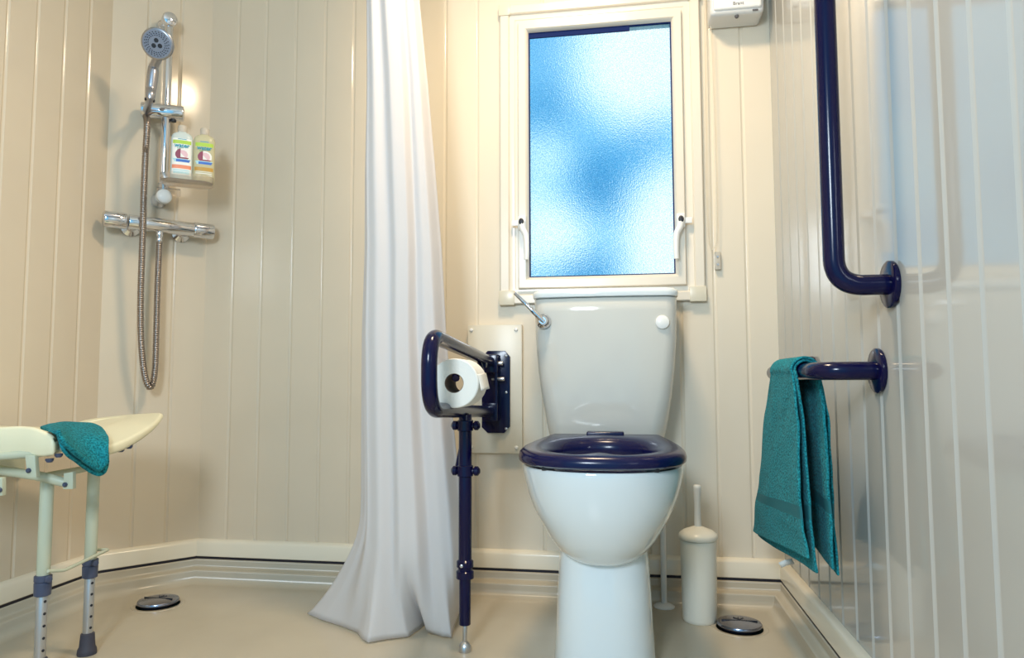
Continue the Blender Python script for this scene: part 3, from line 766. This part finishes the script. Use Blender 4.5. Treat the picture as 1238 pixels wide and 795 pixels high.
# hand shower
HB = cc-ch*0.058-cf*0.0
HB2 = at_t(181, 121, 2.14); HT = at_t(186, 80, 2.145); HC = at_t(190.5, 53, 2.10)
hs = thing('hand_shower', 'chrome hand shower with round grey spray face held on the riser rail', 'shower head', HB2)
hn = (-fw*0.93 - Vector((0, 0, 1))*0.42 + rt*0.10).normalized()
bm = BM(); low = Vector((HB.x, HB.y, cc.z-0.005))
tube(bm, smooth_path([low, HB2, HB2.lerp(HT, 0.35), HB2.lerp(HT, 0.8), HT, HC-hn*0.024-Vector((0, 0, 0.030)), HC-hn*0.022], 8), 0.0125, 20, lambda q: 0.85 if q < .2 else (1.05+0.25*math.sin((q-.2)/.5*PI) if q < .7 else 1.05-0.2*(q-.7)))
obj('handle', bm, M['chrome_dark'], hs)
bm = BM(); d_ = (HT-HB2).normalized(); lathe(bm, [(0.0125, -0.004), (0.0145, -0.002), (0.0145, 0.003), (0.0125, 0.005)], HB2, d_, 20); obj('handle_ring', bm, M['dark'], hs)
bm = BM(); lathe(bm, [(0.010, -0.034), (0.024, -0.031), (0.038, -0.020), (0.0455, -0.006), (0.046, 0.002), (0.043, 0.005), (0.036, 0.006)], HC, hn, 44)
obj('head_shell', bm, M['chrome_dark'], hs)
bm = BM(); lathe(bm, [(0.0405, 0.002), (0.0405, 0.0068), (0.02, 0.0078), (0.002, 0.008)], HC, hn, 44)
sf = obj('spray_face', bm, M['face'], hs, label='blue-grey spray face')
_, u_, v_ = frame_of(hn)
bm = BM()
for k in range(24):
    a = 2*PI*k/24
    for rr_ in (0.024, 0.029, 0.034):
        q = HC + hn*0.0076 + u_*(rr_*math.cos(a+rr_*14)) + v_*(rr_*math.sin(a+rr_*14)); lathe(bm, [(0.0017, 0), (0.0012, 0.0015)], q, hn, 6)
for k in range(3):
    a = 2*PI*k/3+0.5; q = HC + hn*0.0078 + u_*(0.010*math.cos(a)) + v_*(0.010*math.sin(a)); lathe(bm, [(0.0068, 0), (0.0058, 0.0012)], q, hn, 10)
ob = obj('nozzles', bm, M['dark'], sf)
# thermostatic bar valve
vl, vr = at_d(124.5, 266, 0.062), at_d(258, 278.5, 0.062); vz = (vl.z+vr.z)/2; vl.z = vr.z = vz
va = (vr-vl).normalized(); vL = (vr-vl).length; vc = (vl+vr)/2
t = thing('shower_mixer', 'horizontal chrome shower mixer bar on the angled shower corner wall', 'shower mixer', vc)
bm = BM(); cyl(bm, vl+va*0.068, vr-va*0.062, 0.0225, 28, 0.002); obj('valve_body', bm, M['chrome'], t)
for p_, d_ in ((vl, 1), (vr, -1)):
    bm = BM(); cyl(bm, p_, p_+va*d_*0.064, 0.0250, 28, 0.004)
    for k in range(3): lathe(bm, [(0.0254, 0), (0.0254, 0.002)], p_+va*d_*(0.048+0.005*k), va*d_, 28)
    kn = obj('control_knob', bm, M['chrome'], t)
    bm = BM(); q = p_+va*d_*0.03; box(bm, (-0.022, -0.006, -0.004), (0.022, 0.006, 0.004), 0.003, 2, Matrix.Translation(q-cf*0.0235+Vector((0, 0, 0.006))) @ Matrix((va, cf, Vector((0, 0, 1)))).transposed().to_4x4())
    obj('knob_grip', bm, M['chrome_dark'], kn)
for s_ in (-0.075, 0.075):
    c = vc+va*s_
    bm = BM(); lathe(bm, [(0.028, 0.001), (0.028, 0.006), (0.020, 0.012), (0.015, 0.016), (0.015, 0.05)], c-NL*0.062-Vector((0, 0, 0.008)), NL, 24); obj('pipe_cover', bm, M['chrome'], t)
ou = at_d(193, 285, 0.062); ou = Vector((vc.x, vc.y, vz))+va*((ou-vc).dot(va))
bm = BM(); cyl(bm, ou-Vector((0, 0, 0.017)), ou-Vector((0, 0, 0.036)), 0.011, 20); cyl(bm, ou-Vector((0, 0, 0.034)), ou-Vector((0, 0, 0.058)), 0.0095, 20, r2=0.008); obj('hose_outlet', bm, M['chrome'], t)
# hose
hp = [low+Vector((0, 0, -0.016)), at_d(178, 150, 0.135), at_d(176, 185, 0.13), at_d(174, 230, 0.125), at_d(173, 270, 0.115), at_d(171.5, 310, 0.105), at_d(170, 360, 0.09), at_d(170.5, 410, 0.08), at_d(174, 448, 0.072), at_d(179, 466, 0.068), at_d(184, 465, 0.064), at_d(187.5, 445, 0.062), at_d(189, 400, 0.062), at_d(190.5, 345, 0.062), ou-Vector((0, 0, 0.052))]
pth = smooth_path(hp, 26)
bm = BM(); 
# resample evenly
Ls = [0]
for p_, q_ in zip(pth[:-1], pth[1:]): Ls.append(Ls[-1]+(q_-p_).length)
N_ = 820; res = []; k = 0
for i in range(N_):
    d = Ls[-1]*i/(N_-1)
    while k < len(Ls)-2 and Ls[k+1] < d: k += 1
    res.append(pth[k].lerp(pth[k+1], (d-Ls[k])/max(1e-9, Ls[k+1]-Ls[k])))
tube(bm, res, 0.0092, 12, lambda q: 1.0+0.13*math.cos(q*(N_-1)*PI/2))
obj('shower_hose', bm, M['hose'], loc=tuple(res[0]), label='ribbed metal shower hose looping down below the mixer bar', cat='hose', angle=70)

# soap shelf on the riser
SHZ = at_t(228, 221, 2.20).z
sa = at_t(194, 214, 2.155); sb = at_t(258, 224, 2.215)
shc = (sa+sb)/2; shc.z = SHZ-0.012; sax = Vector((sb.x-sa.x, sb.y-sa.y, 0)); sw = sax.length; sax.normalize(); sin_ = Vector((0, 0, 1)).cross(sax)
t = thing('soap_shelf', 'clear frosted plastic soap shelf clipped to the shower riser rail', 'shelf', shc)
def tray_ring(k, z, n=10):
    pts = []; hx, hy, r = sw/2-k, 0.047-k, 0.035-k*0.6
    for q, (sx, sy) in enumerate(((1, 1), (-1, 1), (-1, -1), (1, -1))):
        for i in range(n+1):
            a = PI/2*(q+i/n); pts.append(shc + sax*(sx*(hx-r)+r*math.cos(a)) + sin_*(sy*(hy-r)+r*math.sin(a)-0.012) + Vector((0, 0, z)))
    return pts
bm = BM(); merge(bm, [tray_ring(0.003, 0.0), tray_ring(0.0, 0.003), tray_ring(0.0, 0.022), tray_ring(0.0015, 0.0235), tray_ring(0.003, 0.022), tray_ring(0.003, 0.005), tray_ring(0.02, 0.004)], True, True, True)
obj('tray', bm, M['shelf'], t, angle=50)
bm = BM(); cyl(bm, (RX, RY, shc.z-0.012), (RX, RY, shc.z+0.03), 0.0165, 24); box(bm, (-0.02, -0.012, -0.006), (0.05, 0.012, 0.016), 0.004, 2, Matrix.Translation(Vector((RX, RY, shc.z))) @ Matrix((sax, sin_, Vector((0, 0, 1)))).transposed().to_4x4()); obj('rail_clip', bm, M['shelf'], t)
# shower gel bottles
def bottle(name, px, label, body_m, bar_m, lab_bg):
    base = shc + sax*((at_t(px, 218, 2.18)-shc).dot(sax)) + Vector((0, 0, 0.0052)) - sin_*0.014
    vd = (CAM-base); vd.z = 0; vd.normalize()
    fx = Vector((0, 0, 1)).cross(vd); fy = vd   # fx: picture right, fy: towards viewer
    t = thing(name, label, 'bottle', base, 'shower gel bottles on the soap shelf')
    HX, HY = 0.031, 0.019
    def ring(sx, sy, z, n=40, e=2.9):
        pts = []
        for i in range(n):
            a = 2*PI*i/n; c, s = math.cos(a), math.sin(a)
            pts.append(base + fx*(HX*sx*math.copysign(abs(c)**(2/e), c)) + fy*(HY*sy*math.copysign(abs(s)**(2/e), s)) + Vector((0, 0, z)))
        return pts
    bm = BM(); merge(bm, [ring(.86, .8, 0), ring(.97, .96, .003), ring(1, 1, .010), ring(1, 1, .128), ring(.98, .98, .136), ring(.90, .92, .143), ring(.70, .8, .149), ring(.42, .64, .152), ring(.40, .62, .154)], True, True, True)
    obj('bottle_body', bm, body_m, t, angle=50)
    bm = BM(); lathe(bm, [(.0125, .153), (.0135, .155), (.0135, .172), (.012, .1745)], base, (0, 0, 1), 24); obj('bottle_cap', bm, M['cap_clear'], t)
    # printed label: one curved patch, the print laid out cell by cell
    mats = [lab_bg, M['l_green'], M['l_teal'], M['l_red'], M['l_pink'], M['l_blue'], bar_m, M['l_sky'], M['l_leaf'], M['l_white']]
    nx, nz = 44, 100; W, Z0, Z1 = 0.0265, 0.016, 0.130
    def pick(x, z):      # x -1..1, z 0..1
        if .85 < z < .955: return 1 if abs(x) < .97 else 0
        if .965 < z < .99 and abs(x) < .45: return 2
        dx, dz = x*W-0.002, (z-.565)*(Z1-Z0)
        d2 = math.hypot(dx*0.92, dz)
        if .36 < z < .45 and abs(x) < .95-(.45-z)*2 and not (d2 < 0.017 and dz > -0.013): return 5 if (z < .43 and x > -.6) else 7
        if d2 < 0.0185:
            if dx < -0.006 or dz < -0.009: return 3
            return 4 if d2 < 0.0135 and (dx+dz) > -0.001 else 9
        if .62 < z < .75 and abs(x+0.2) < .32 and (int(x*14+z*40) % 2 == 0): return 8
        if .18 < z < .28: return 6
        if .02 < z < .16 and abs(x) < .88: return 7 if (lab_bg is M['l_white'] and int(z*60) % 3) else (0 if int(z*60) % 3 else 9)
        return 0
    bm = BM(); rows = []
    for k in range(nz+1):
        row = []
        for i in range(nx+1):
            x = -1+2*i/nx; e = 2.9; xx = x*W
            yy = HY*(1-abs(xx/HX)**e)**(1/e)+0.0006
            row.append(base+fx*xx+fy*yy+Vector((0, 0, Z0+(Z1-Z0)*k/nz)))
        rows.append(row)
    sheet(bm, rows, lambda k, i: pick(-1+2*(i+.5)/nx, (k+.5)/nz))
    lb = obj('label', bm, mats, t, angle=60)
    z = Vector((0, 0, 1))
    text('lettering', 'water', 0.0175, M['l_teal'], lb, base+fy*0.0205+z*0.1075, fx, z, 0.0004)
    return t
bottle('soap_bottle', 219, 'milky pale blue shower gel bottle next to the riser rail', M['bottle_a'], M['l_orange'], M['l_white'])
bottle('soap_bottle', 246, 'clear yellow shower gel bottle at outer end of the soap shelf', M['bottle_b'], M['l_amber'], M['bottle_b'])

# ------------------------------------------------------------------ fold-down shower seat on left wall
t = thing('shower_stool', 'cream horseshoe shower stool with pale green legs at the left wall', 'stool', (-1.30, -0.72, 0))
out = [(-90, 520, 1.50, .062), (-40, 517, 1.50, .062), (0, 516, 1.50, .062), (22, 515, 1.50, .062), (40, 517, 1.495, .060), (54, 523, 1.49, .050), (64, 530, 1.485, .034), (70, 533, 1.50, .026), (79, 528, 1.56, .024), (98, 524, 1.66, .024), (118, 534, 1.62, .024), (130, 537.5, 1.605, .024), (150, 532, 1.65, .024), (172, 521, 1.72, .022),
       (188, 510.5, 1.79, .018), (196, 502.5, 1.85, .014), (195, 499, 1.88, .014), (170, 500, 1.91, .02), (140, 502.5, 1.92, .022), (104, 507, 1.91, .024), (72, 515, 1.86, .024), (30, 515, 1.83, .03), (-30, 514, 1.75, .05), (-90, 514, 1.68, .06)]
def inset(P, T, k, dz, tk):
    R = []
    n = len(P)
    for i in range(n):
        a, b, c = P[i-1], P[i], P[(i+1) % n]; tg = (c-a); tg.z = 0; tg.normalize(); nn = Vector((-tg.y, tg.x, 0))
        R.append(b + nn*k + Vector((0, 0, dz-tk*T[i])))
    return R
def densify(P, n=5):
    out_ = []; m_ = len(P)
    for i in range(m_):
        p0, p1, p2, p3 = P[i-1], P[i], P[(i+1) % m_], P[(i+2) % m_]
        for k in range(n):
            t_ = k/n; out_.append(0.5*((2*p1)+(p2-p0)*t_+(2*p0-5*p1+4*p2-p3)*t_*t_+(3*p1-p0-3*p2+p3)*t_**3))
    return out_
D = densify([at_t(*q[:3]) for q in out]); T4 = [v.x for v in densify([Vector((q[3], 0, 0)) for q in out])]
area = sum(D[i].x*D[(i+1) % len(D)].y-D[(i+1) % len(D)].x*D[i].y for i in range(len(D)))
sg = 1 if area > 0 else -1
bm = BM()
rg = [inset(D, T4, sg*0.008, 0, 1.0), inset(D, T4, sg*0.003, 0.001, 1.0), inset(D, T4, sg*0.0, 0.006, 1.0), inset(D, T4, 0, -0.006, 0), inset(D, T4, sg*0.002, -0.002, 0), inset(D, T4, sg*0.006, 0.0, 0), inset(D, T4, sg*0.010, -0.0005, 0)]
merge(bm, rg, True)
tv = [v for v in bm.verts][-len(D):]; bv = [v for v in bm.verts][:len(D)]
bmesh.ops.triangle_fill(bm, edges=[e for e in bm.edges if e.verts[0] in set(tv) and e.verts[1] in set(tv)], use_beauty=True)
bmesh.ops.triangle_fill(bm, edges=[e for e in bm.edges if e.verts[0] in set(bv) and e.verts[1] in set(bv)], use_beauty=True)
seat = obj('seat', bm, M['seat_cream'], t, angle=50)
bm = BM(); tube(bm, smooth_path([at_t(*q)+Vector((0, 0, 0.002)) for q in ((103, 512, 1.86), (125, 509.5, 1.88), (150, 507.5, 1.88), (168, 506.5, 1.86))], 6), 0.008, 12, lambda q: max(0.15, math.sin(PI*min(max(q, .02), .98))**0.5)); obj('moulded_lip', bm, M['seat_cream'], seat)
def leg(px, py0, py1, tt, pcol, ptop, full):
    base = at_t(px, py1, tt); x, y = base.x, base.y; z1 = at_t(px, py0, tt).z; zc = at_t(px, pcol, tt).z
    bm = BM(); cyl(bm, (x, y, zc+0.01), (x, y, z1), 0.0135, 24); lgo = obj('leg', bm, M['mint'], t)
    bm = BM(); cyl(bm, (x, y, 0.03), (x, y, zc), 0.0112, 24); il = obj('inner_tube', bm, M['alu'], lgo, label='bare aluminium lower leg tube')
    bm = BM(); vd = Vector((CAM.x-x, CAM.y-y, 0)).normalized(); sd = Vector((-vd.y, vd.x, 0)); hd = (vd*0.86+sd*0.5).normalized()
    for k in range(5):
        lathe(bm, [(0.0032, 0), (0.0032, 0.0008)], Vector((x, y, zc-0.035-0.026*k))+hd*0.0108, hd, 10)
    obj('height_holes', bm, M['dark'], lgo)
    bm = BM(); lathe(bm, [(0.0135, -0.024), (0.0165, -0.022), (0.0172, 0.0), (0.0172, 0.004), (0.0155, 0.006), (0.0175, 0.008), (0.0175, 0.019), (0.0140, 0.021)], (x, y, zc), (0, 0, 1), 24)
    cyl(bm, Vector((x, y, zc+0.013)), Vector((x, y, zc+0.013))+hd*0.024, 0.0075, 14); obj('collar', bm, M['slate'], lgo)
    bm = BM(); lathe(bm, [(0.021, 0), (0.0215, 0.004), (0.0205, 0.012), (0.0175, 0.018), (0.015, 0.048), (0.0115, 0.050)], (x, y, 0), (0, 0, 1), 24); obj('rubber_foot', bm, M['rubber'], lgo)
    return Vector((x, y, 0))
l1_ = leg(108.5, 556, 700, 1.70, 686, 0, 0); l2_ = leg(52, 574, 700, 1.55, 706, 0, 0)
def px_tube(name, pts, r, mt, par, fillet=0.01, seg=12):
    bm = BM(); tube(bm, round_path([at_t(*q) for q in pts], fillet, 5), r, seg); return obj(name, bm, mt, par)
px_tube('wire_brace', [(58, 690, 1.54), (78, 689, 1.58), (131, 664, 1.74), (110, 664, 1.74)], 0.0038, M['mint'], t, 0.006, 10)
def px_box(name, pts, dirv, mt, par, bev=0.001):
    bm = BM(); prism(bm, [at_t(*q) for q in pts], dirv, bev); return obj(name, bm, mt, par)
bk = Vector((fw.x, fw.y, 0)).normalized()
px_tube('under_tube', [(-60, 556, 1.50), (0, 551, 1.50), (50, 547, 1.50), (74, 541, 1.52)], 0.009, M['mint'], t, 0.01)
px_tube('frame_tube', [(-60, 556, 1.56), (0, 568, 1.56), (52, 576, 1.55), (82, 584, 1.56)], 0.0105, M['mint'], t, 0.01)
px_tube('cross_tube', [(46, 577, 1.55), (72, 572, 1.62), (100, 567, 1.70), (110, 563, 1.735)], 0.008, M['mint'], t, 0.01)
for q, s_ in ((((30, 550, 1.485), (42, 550, 1.485), (44, 577, 1.485), (33, 577, 1.485)), (35, 568.5, 1.485)), (((77, 572, 1.54), (88, 570, 1.54), (88, 591, 1.54), (76, 591, 1.54)), (79, 585.5, 1.54)), (((-8, 577, 1.45), (2.5, 577, 1.45), (2.5, 599, 1.45), (-8, 599, 1.45)), (0, 592, 1.45))):
    br = px_box('bracket', q, bk*0.012, M['mint'], t)
    bm = BM(); c = at_t(*s_); lathe(bm, [(0.0052, 0), (0.0052, 0.003), (0.003, 0.006)], c, -bk, 12); obj('bolt', bm, M['slate'], br)
for q in ((60, 554, 1.49), (71, 548, 1.50), (146, 542, 1.66), (156, 538, 1.68)):
    bm = BM(); c = at_t(*q); lathe(bm, [(0.008, 0), (0.008, 0.004), (0.005, 0.008)], c, (0, 0, -1), 14); obj('seat_screw', bm, M['slate'], seat)
# wall bracket carrying the back of the seat
bm = BM(); zz2 = at_t(-60, 556, 1.5).z
box(bm, (XW+0.001, -0.95, 0.40), (XW+0.014, -0.50, 0.52), 0.003); tube(bm, [(XW+0.01, -0.86, 0.47), at_t(-60, 556, 1.50)], 0.009, 12); tube(bm, [(XW+0.01, -0.60, 0.47), at_t(0, 551, 1.80)], 0.009, 12)
obj('wall_bracket', bm, M['mint'], t)
# flannel draped over the seat
def fl_grid():
    tops = [(48, 521, 1.56), (62, 516, 1.62), (80, 513.5, 1.68), (95, 514, 1.70), (110, 515, 1.70), (122, 520, 1.68), (131, 531, 1.62)]
    mids = [(60, 522.5, 1.50), (70, 526, 1.485), (82, 528, 1.56), (95, 530, 1.58), (108, 532, 1.585), (120, 536, 1.585), (131.5, 541, 1.585)]
    lows = [(70, 527, 1.475), (76, 540, 1.475), (88, 550, 1.50), (100, 559, 1.53), (113, 568, 1.555), (122, 570, 1.57), (131, 560, 1.575)]
    hem_ = [(71, 530, 1.47), (77, 548, 1.47), (88, 559, 1.495), (99, 567, 1.525), (111, 574, 1.55), (121, 576.5, 1.565), (128, 573, 1.572)]
    back = lambda r, d: [(x, y, t_+d) for x, y, t_ in r]
    out_ = []
    for keys, k_ in (([tops, mids, [(x, y-4, t_-.004) for x, y, t_ in lows], lows], 0), ([back(mids, .03), back(lows, .03), back(hem_, .02)], 1)):
        K = [smooth_path([at_t(*q) for q in r], 6) for r in keys]
        n = len(K[0]); g = []
        cols = [smooth_path([K[r][j] for r in range(len(K))], 8) for j in range(n)]
        for i in range(len(cols[0])): g.append([cols[j][i]+Vector((0, 0, 0.006+0.002*noise.noise(cols[j][i]*40))) for j in range(n)])
        out_.append(g)
    return out_
bm = BM()
for g in fl_grid(): sheet(bm, g)
obj('face_flannel', bm, M['teal'], loc=tuple(at_t(95, 530, 1.58)), label='teal face flannel draped over the front of the shower stool', cat='flannel', solid=0.008, sub=1, angle=80)

# ------------------------------------------------------------------ heater, blind chain
hx0, hx1 = at_y(858.5, 10, -0.085).x, at_y(923.5, 10, -0.085).x; hz0 = at_y(890, 18, -0.085).z
t = thing('wall_heater', 'pale grey electric wall heater with rounded corners right of the window', 'heater', ((hx0+hx1)/2, 0, hz0))
bm = BM(); box(bm, (hx0, -0.095, hz0), (hx1, -0.0005, hz0+0.21), 0.016, 4); obj('casing', bm, M['grey_pl'], t)
bm = BM(); box(bm, (hx0+0.008, -0.102, hz0+0.012), (hx1-0.008, -0.09, hz0+0.20), 0.008, 3); fp = obj('front_panel', bm, M['white_pl'], t)
bm = BM(); box(bm, (hx0+0.04, -0.104, hz0+0.040), (hx1-0.04, -0.101, hz0+0.052), 0.001); obj('grille_slot', bm, M['lilac'], t)
text('lettering', 'Brant', 0.014, M['ink'], fp, ((hx0+hx1)/2+0.002, -0.1025, hz0+0.026), (1, 0, 0), (0, 0, 1))
bm = BM(); box(bm, (hx1-0.034, -0.0965, hz0+0.003), (hx1-0.018, -0.094, hz0+0.008), 0.0008); obj('rating_mark', bm, M['ink'], t)
bm = BM(); lathe(bm, [(0.006, 0), (0.006, 0.006), (0.004, 0.009)], ((hx0+hx1)/2, -0.08, hz0+0.002), (0, 0, -1), 14); obj('pull_boss', bm, M['ink'], t)
cpts = [at_y(853, -50, -0.03), at_y(851, 0, -0.028), at_y(852, 100, -0.026), at_y(853.5, 230, -0.024), at_y(856, 285, -0.022), at_y(858.5, 299, -0.022), at_y(861, 302, -0.022), at_y(864, 298, -0.022), at_y(866.3, 285, -0.022), at_y(866, 230, -0.024), at_y(862, 100, -0.026), at_y(858, 0, -0.028), at_y(857, -50, -0.03)]
pth = smooth_path(cpts, 20); Ls = [0]
for p_, q_ in zip(pth[:-1], pth[1:]): Ls.append(Ls[-1]+(q_-p_).length)
N_ = 1400; res = []; k = 0
for i in range(N_):
    d = Ls[-1]*i/(N_-1)
    while k < len(Ls)-2 and Ls[k+1] < d: k += 1
    res.append(pth[k].lerp(pth[k+1], (d-Ls[k])/max(1e-9, Ls[k+1]-Ls[k])))
bm = BM(); tube(bm, res, 0.0015, 6, lambda q: 0.55+0.45*abs(math.sin(q*(N_-1)*PI/5)))
obj('blind_cord', bm, mat('cream_beads', (0.70, 0.64, 0.52), 0.3), loc=tuple(res[0]), label='looped cream beaded cord hanging right of the window', cat='cord', angle=80)
c = at_y(867.5, 315, -0.01)
t = thing('cord_clip', 'small clear plastic cord clip on wall under the beaded loop', 'clip', c)
bm = BM(); box(bm, (c.x-0.008, -0.014, c.z-0.027), (c.x+0.009, -0.0005, c.z+0.027), 0.002); obj('clip_plate', bm, M['clearclip'], t)
for dz in (0.012, -0.012):
    bm = BM(); lathe(bm, [(0.004, 0), (0.003, 0.0015)], (c.x, -0.014, c.z+dz), (0, -1, 0), 12); obj('clip_screw', bm, M['steel'], t)

# ------------------------------------------------------------------ light
# cloud and tree-haze patches of the sky: view direction, width, height, strength
SKY = [(790, 60, .075, .10, .95), (755, 100, .05, .05, .3), (655, 185, .04, .05, .40), (668, 278, .055, .06, .6), (805, 290, .055, .10, .95),
       (725, 220, .035, .075, -.55), (790, 172, .06, .028, -.35), (655, 100, .05, .09, -.25), (700, 335, .06, .02, -.4), (690, 60, .05, .03, -.15)]
w = bpy.data.worlds.new('world'); sc.world = w; w.use_nodes = True
N, L = w.node_tree.nodes, w.node_tree.links
bg = N['Background']
tc = N.new('ShaderNodeTexCoord')
def blob(d, width, amt, prev):
    """soft patch of cloud (amt > 0) or dark tree haze (amt < 0) in the sky around direction d"""
    vs = N.new('ShaderNodeVectorMath'); vs.operation = 'SUBTRACT'; vs.inputs[1].default_value = d; L.new(dirn.outputs[0], vs.inputs[0])
    vm = N.new('ShaderNodeVectorMath'); vm.operation = 'MULTIPLY'; vm.inputs[1].default_value = (1/width[0], 1/width[0], 1/width[1]); L.new(vs.outputs[0], vm.inputs[0])
    dt = N.new('ShaderNodeVectorMath'); dt.operation = 'DOT_PRODUCT'; L.new(vm.outputs[0], dt.inputs[0]); L.new(vm.outputs[0], dt.inputs[1])
    ng = N.new('ShaderNodeMath'); ng.operation = 'MULTIPLY'; ng.inputs[1].default_value = -1; L.new(dt.outputs['Value'], ng.inputs[0])
    ex = N.new('ShaderNodeMath'); ex.operation = 'EXPONENT'; L.new(ng.outputs[0], ex.inputs[0])
    ma = N.new('ShaderNodeMath'); ma.operation = 'MULTIPLY_ADD'; ma.inputs[1].default_value = amt; L.new(ex.outputs[0], ma.inputs[0]); L.new(prev, ma.inputs[2])
    return ma.outputs[0]
dirn = N.new('ShaderNodeVectorMath'); dirn.operation = 'NORMALIZE'; L.new(tc.outputs['Generated'], dirn.inputs[0])
nz = N.new('ShaderNodeTexNoise'); nz.inputs['Scale'].default_value = 16.0; nz.inputs['Detail'].default_value = 5
L.new(dirn.outputs[0], nz.inputs['Vector'])
nm = N.new('ShaderNodeMath'); nm.operation = 'MULTIPLY_ADD'; nm.inputs[1].default_value = 1.5; nm.inputs[2].default_value = -0.22; L.new(nz.outputs['Fac'], nm.inputs[0]); val = nm.outputs[0]
for px, py, wx, wz, amt in SKY: val = blob(tuple(ray(px, py).normalized()), (wx, wz), amt, val)
cr = N.new('ShaderNodeValToRGB')
els = cr.color_ramp.elements
els[0].position = 0.05; els[0].color = (0.02, 0.19, 0.44, 1)
els[1].position = 1.0; els[1].color = (1.0, 1.12, 1.12, 1)
e = els.new(0.42); e.color = (0.09, 0.46, 0.84, 1)
e = els.new(0.68); e.color = (0.42, 0.88, 1.12, 1)
L.new(val, cr.inputs['Fac']); L.new(cr.outputs['Color'], bg.inputs['Color'])
bg.inputs['Strength'].default_value = 1.12

def area(name, loc, target, size, size_y, power, col, shape='RECTANGLE'):
    ld = bpy.data.lights.new(name, 'AREA'); ld.shape = shape; ld.size = size; ld.size_y = size_y; ld.energy = power; ld.color = col
    o = bpy.data.objects.new(name, ld); COL.objects.link(o); o.location = loc
    o.rotation_euler = (Vector(target)-Vector(loc)).to_track_quat('-Z', 'Y').to_euler(); return o
area('ceiling_lamp', (-0.16, -0.74, 2.16), (-0.20, -0.80, 0), 0.26, 0.26, 19.5, (1.0, 0.77, 0.51), 'DISK')
area('doorway_daylight', (-0.46, -2.7, 1.45), (-0.1, 0, 0.5), 0.35, 0.45, 29, (0.80, 0.91, 1.0))
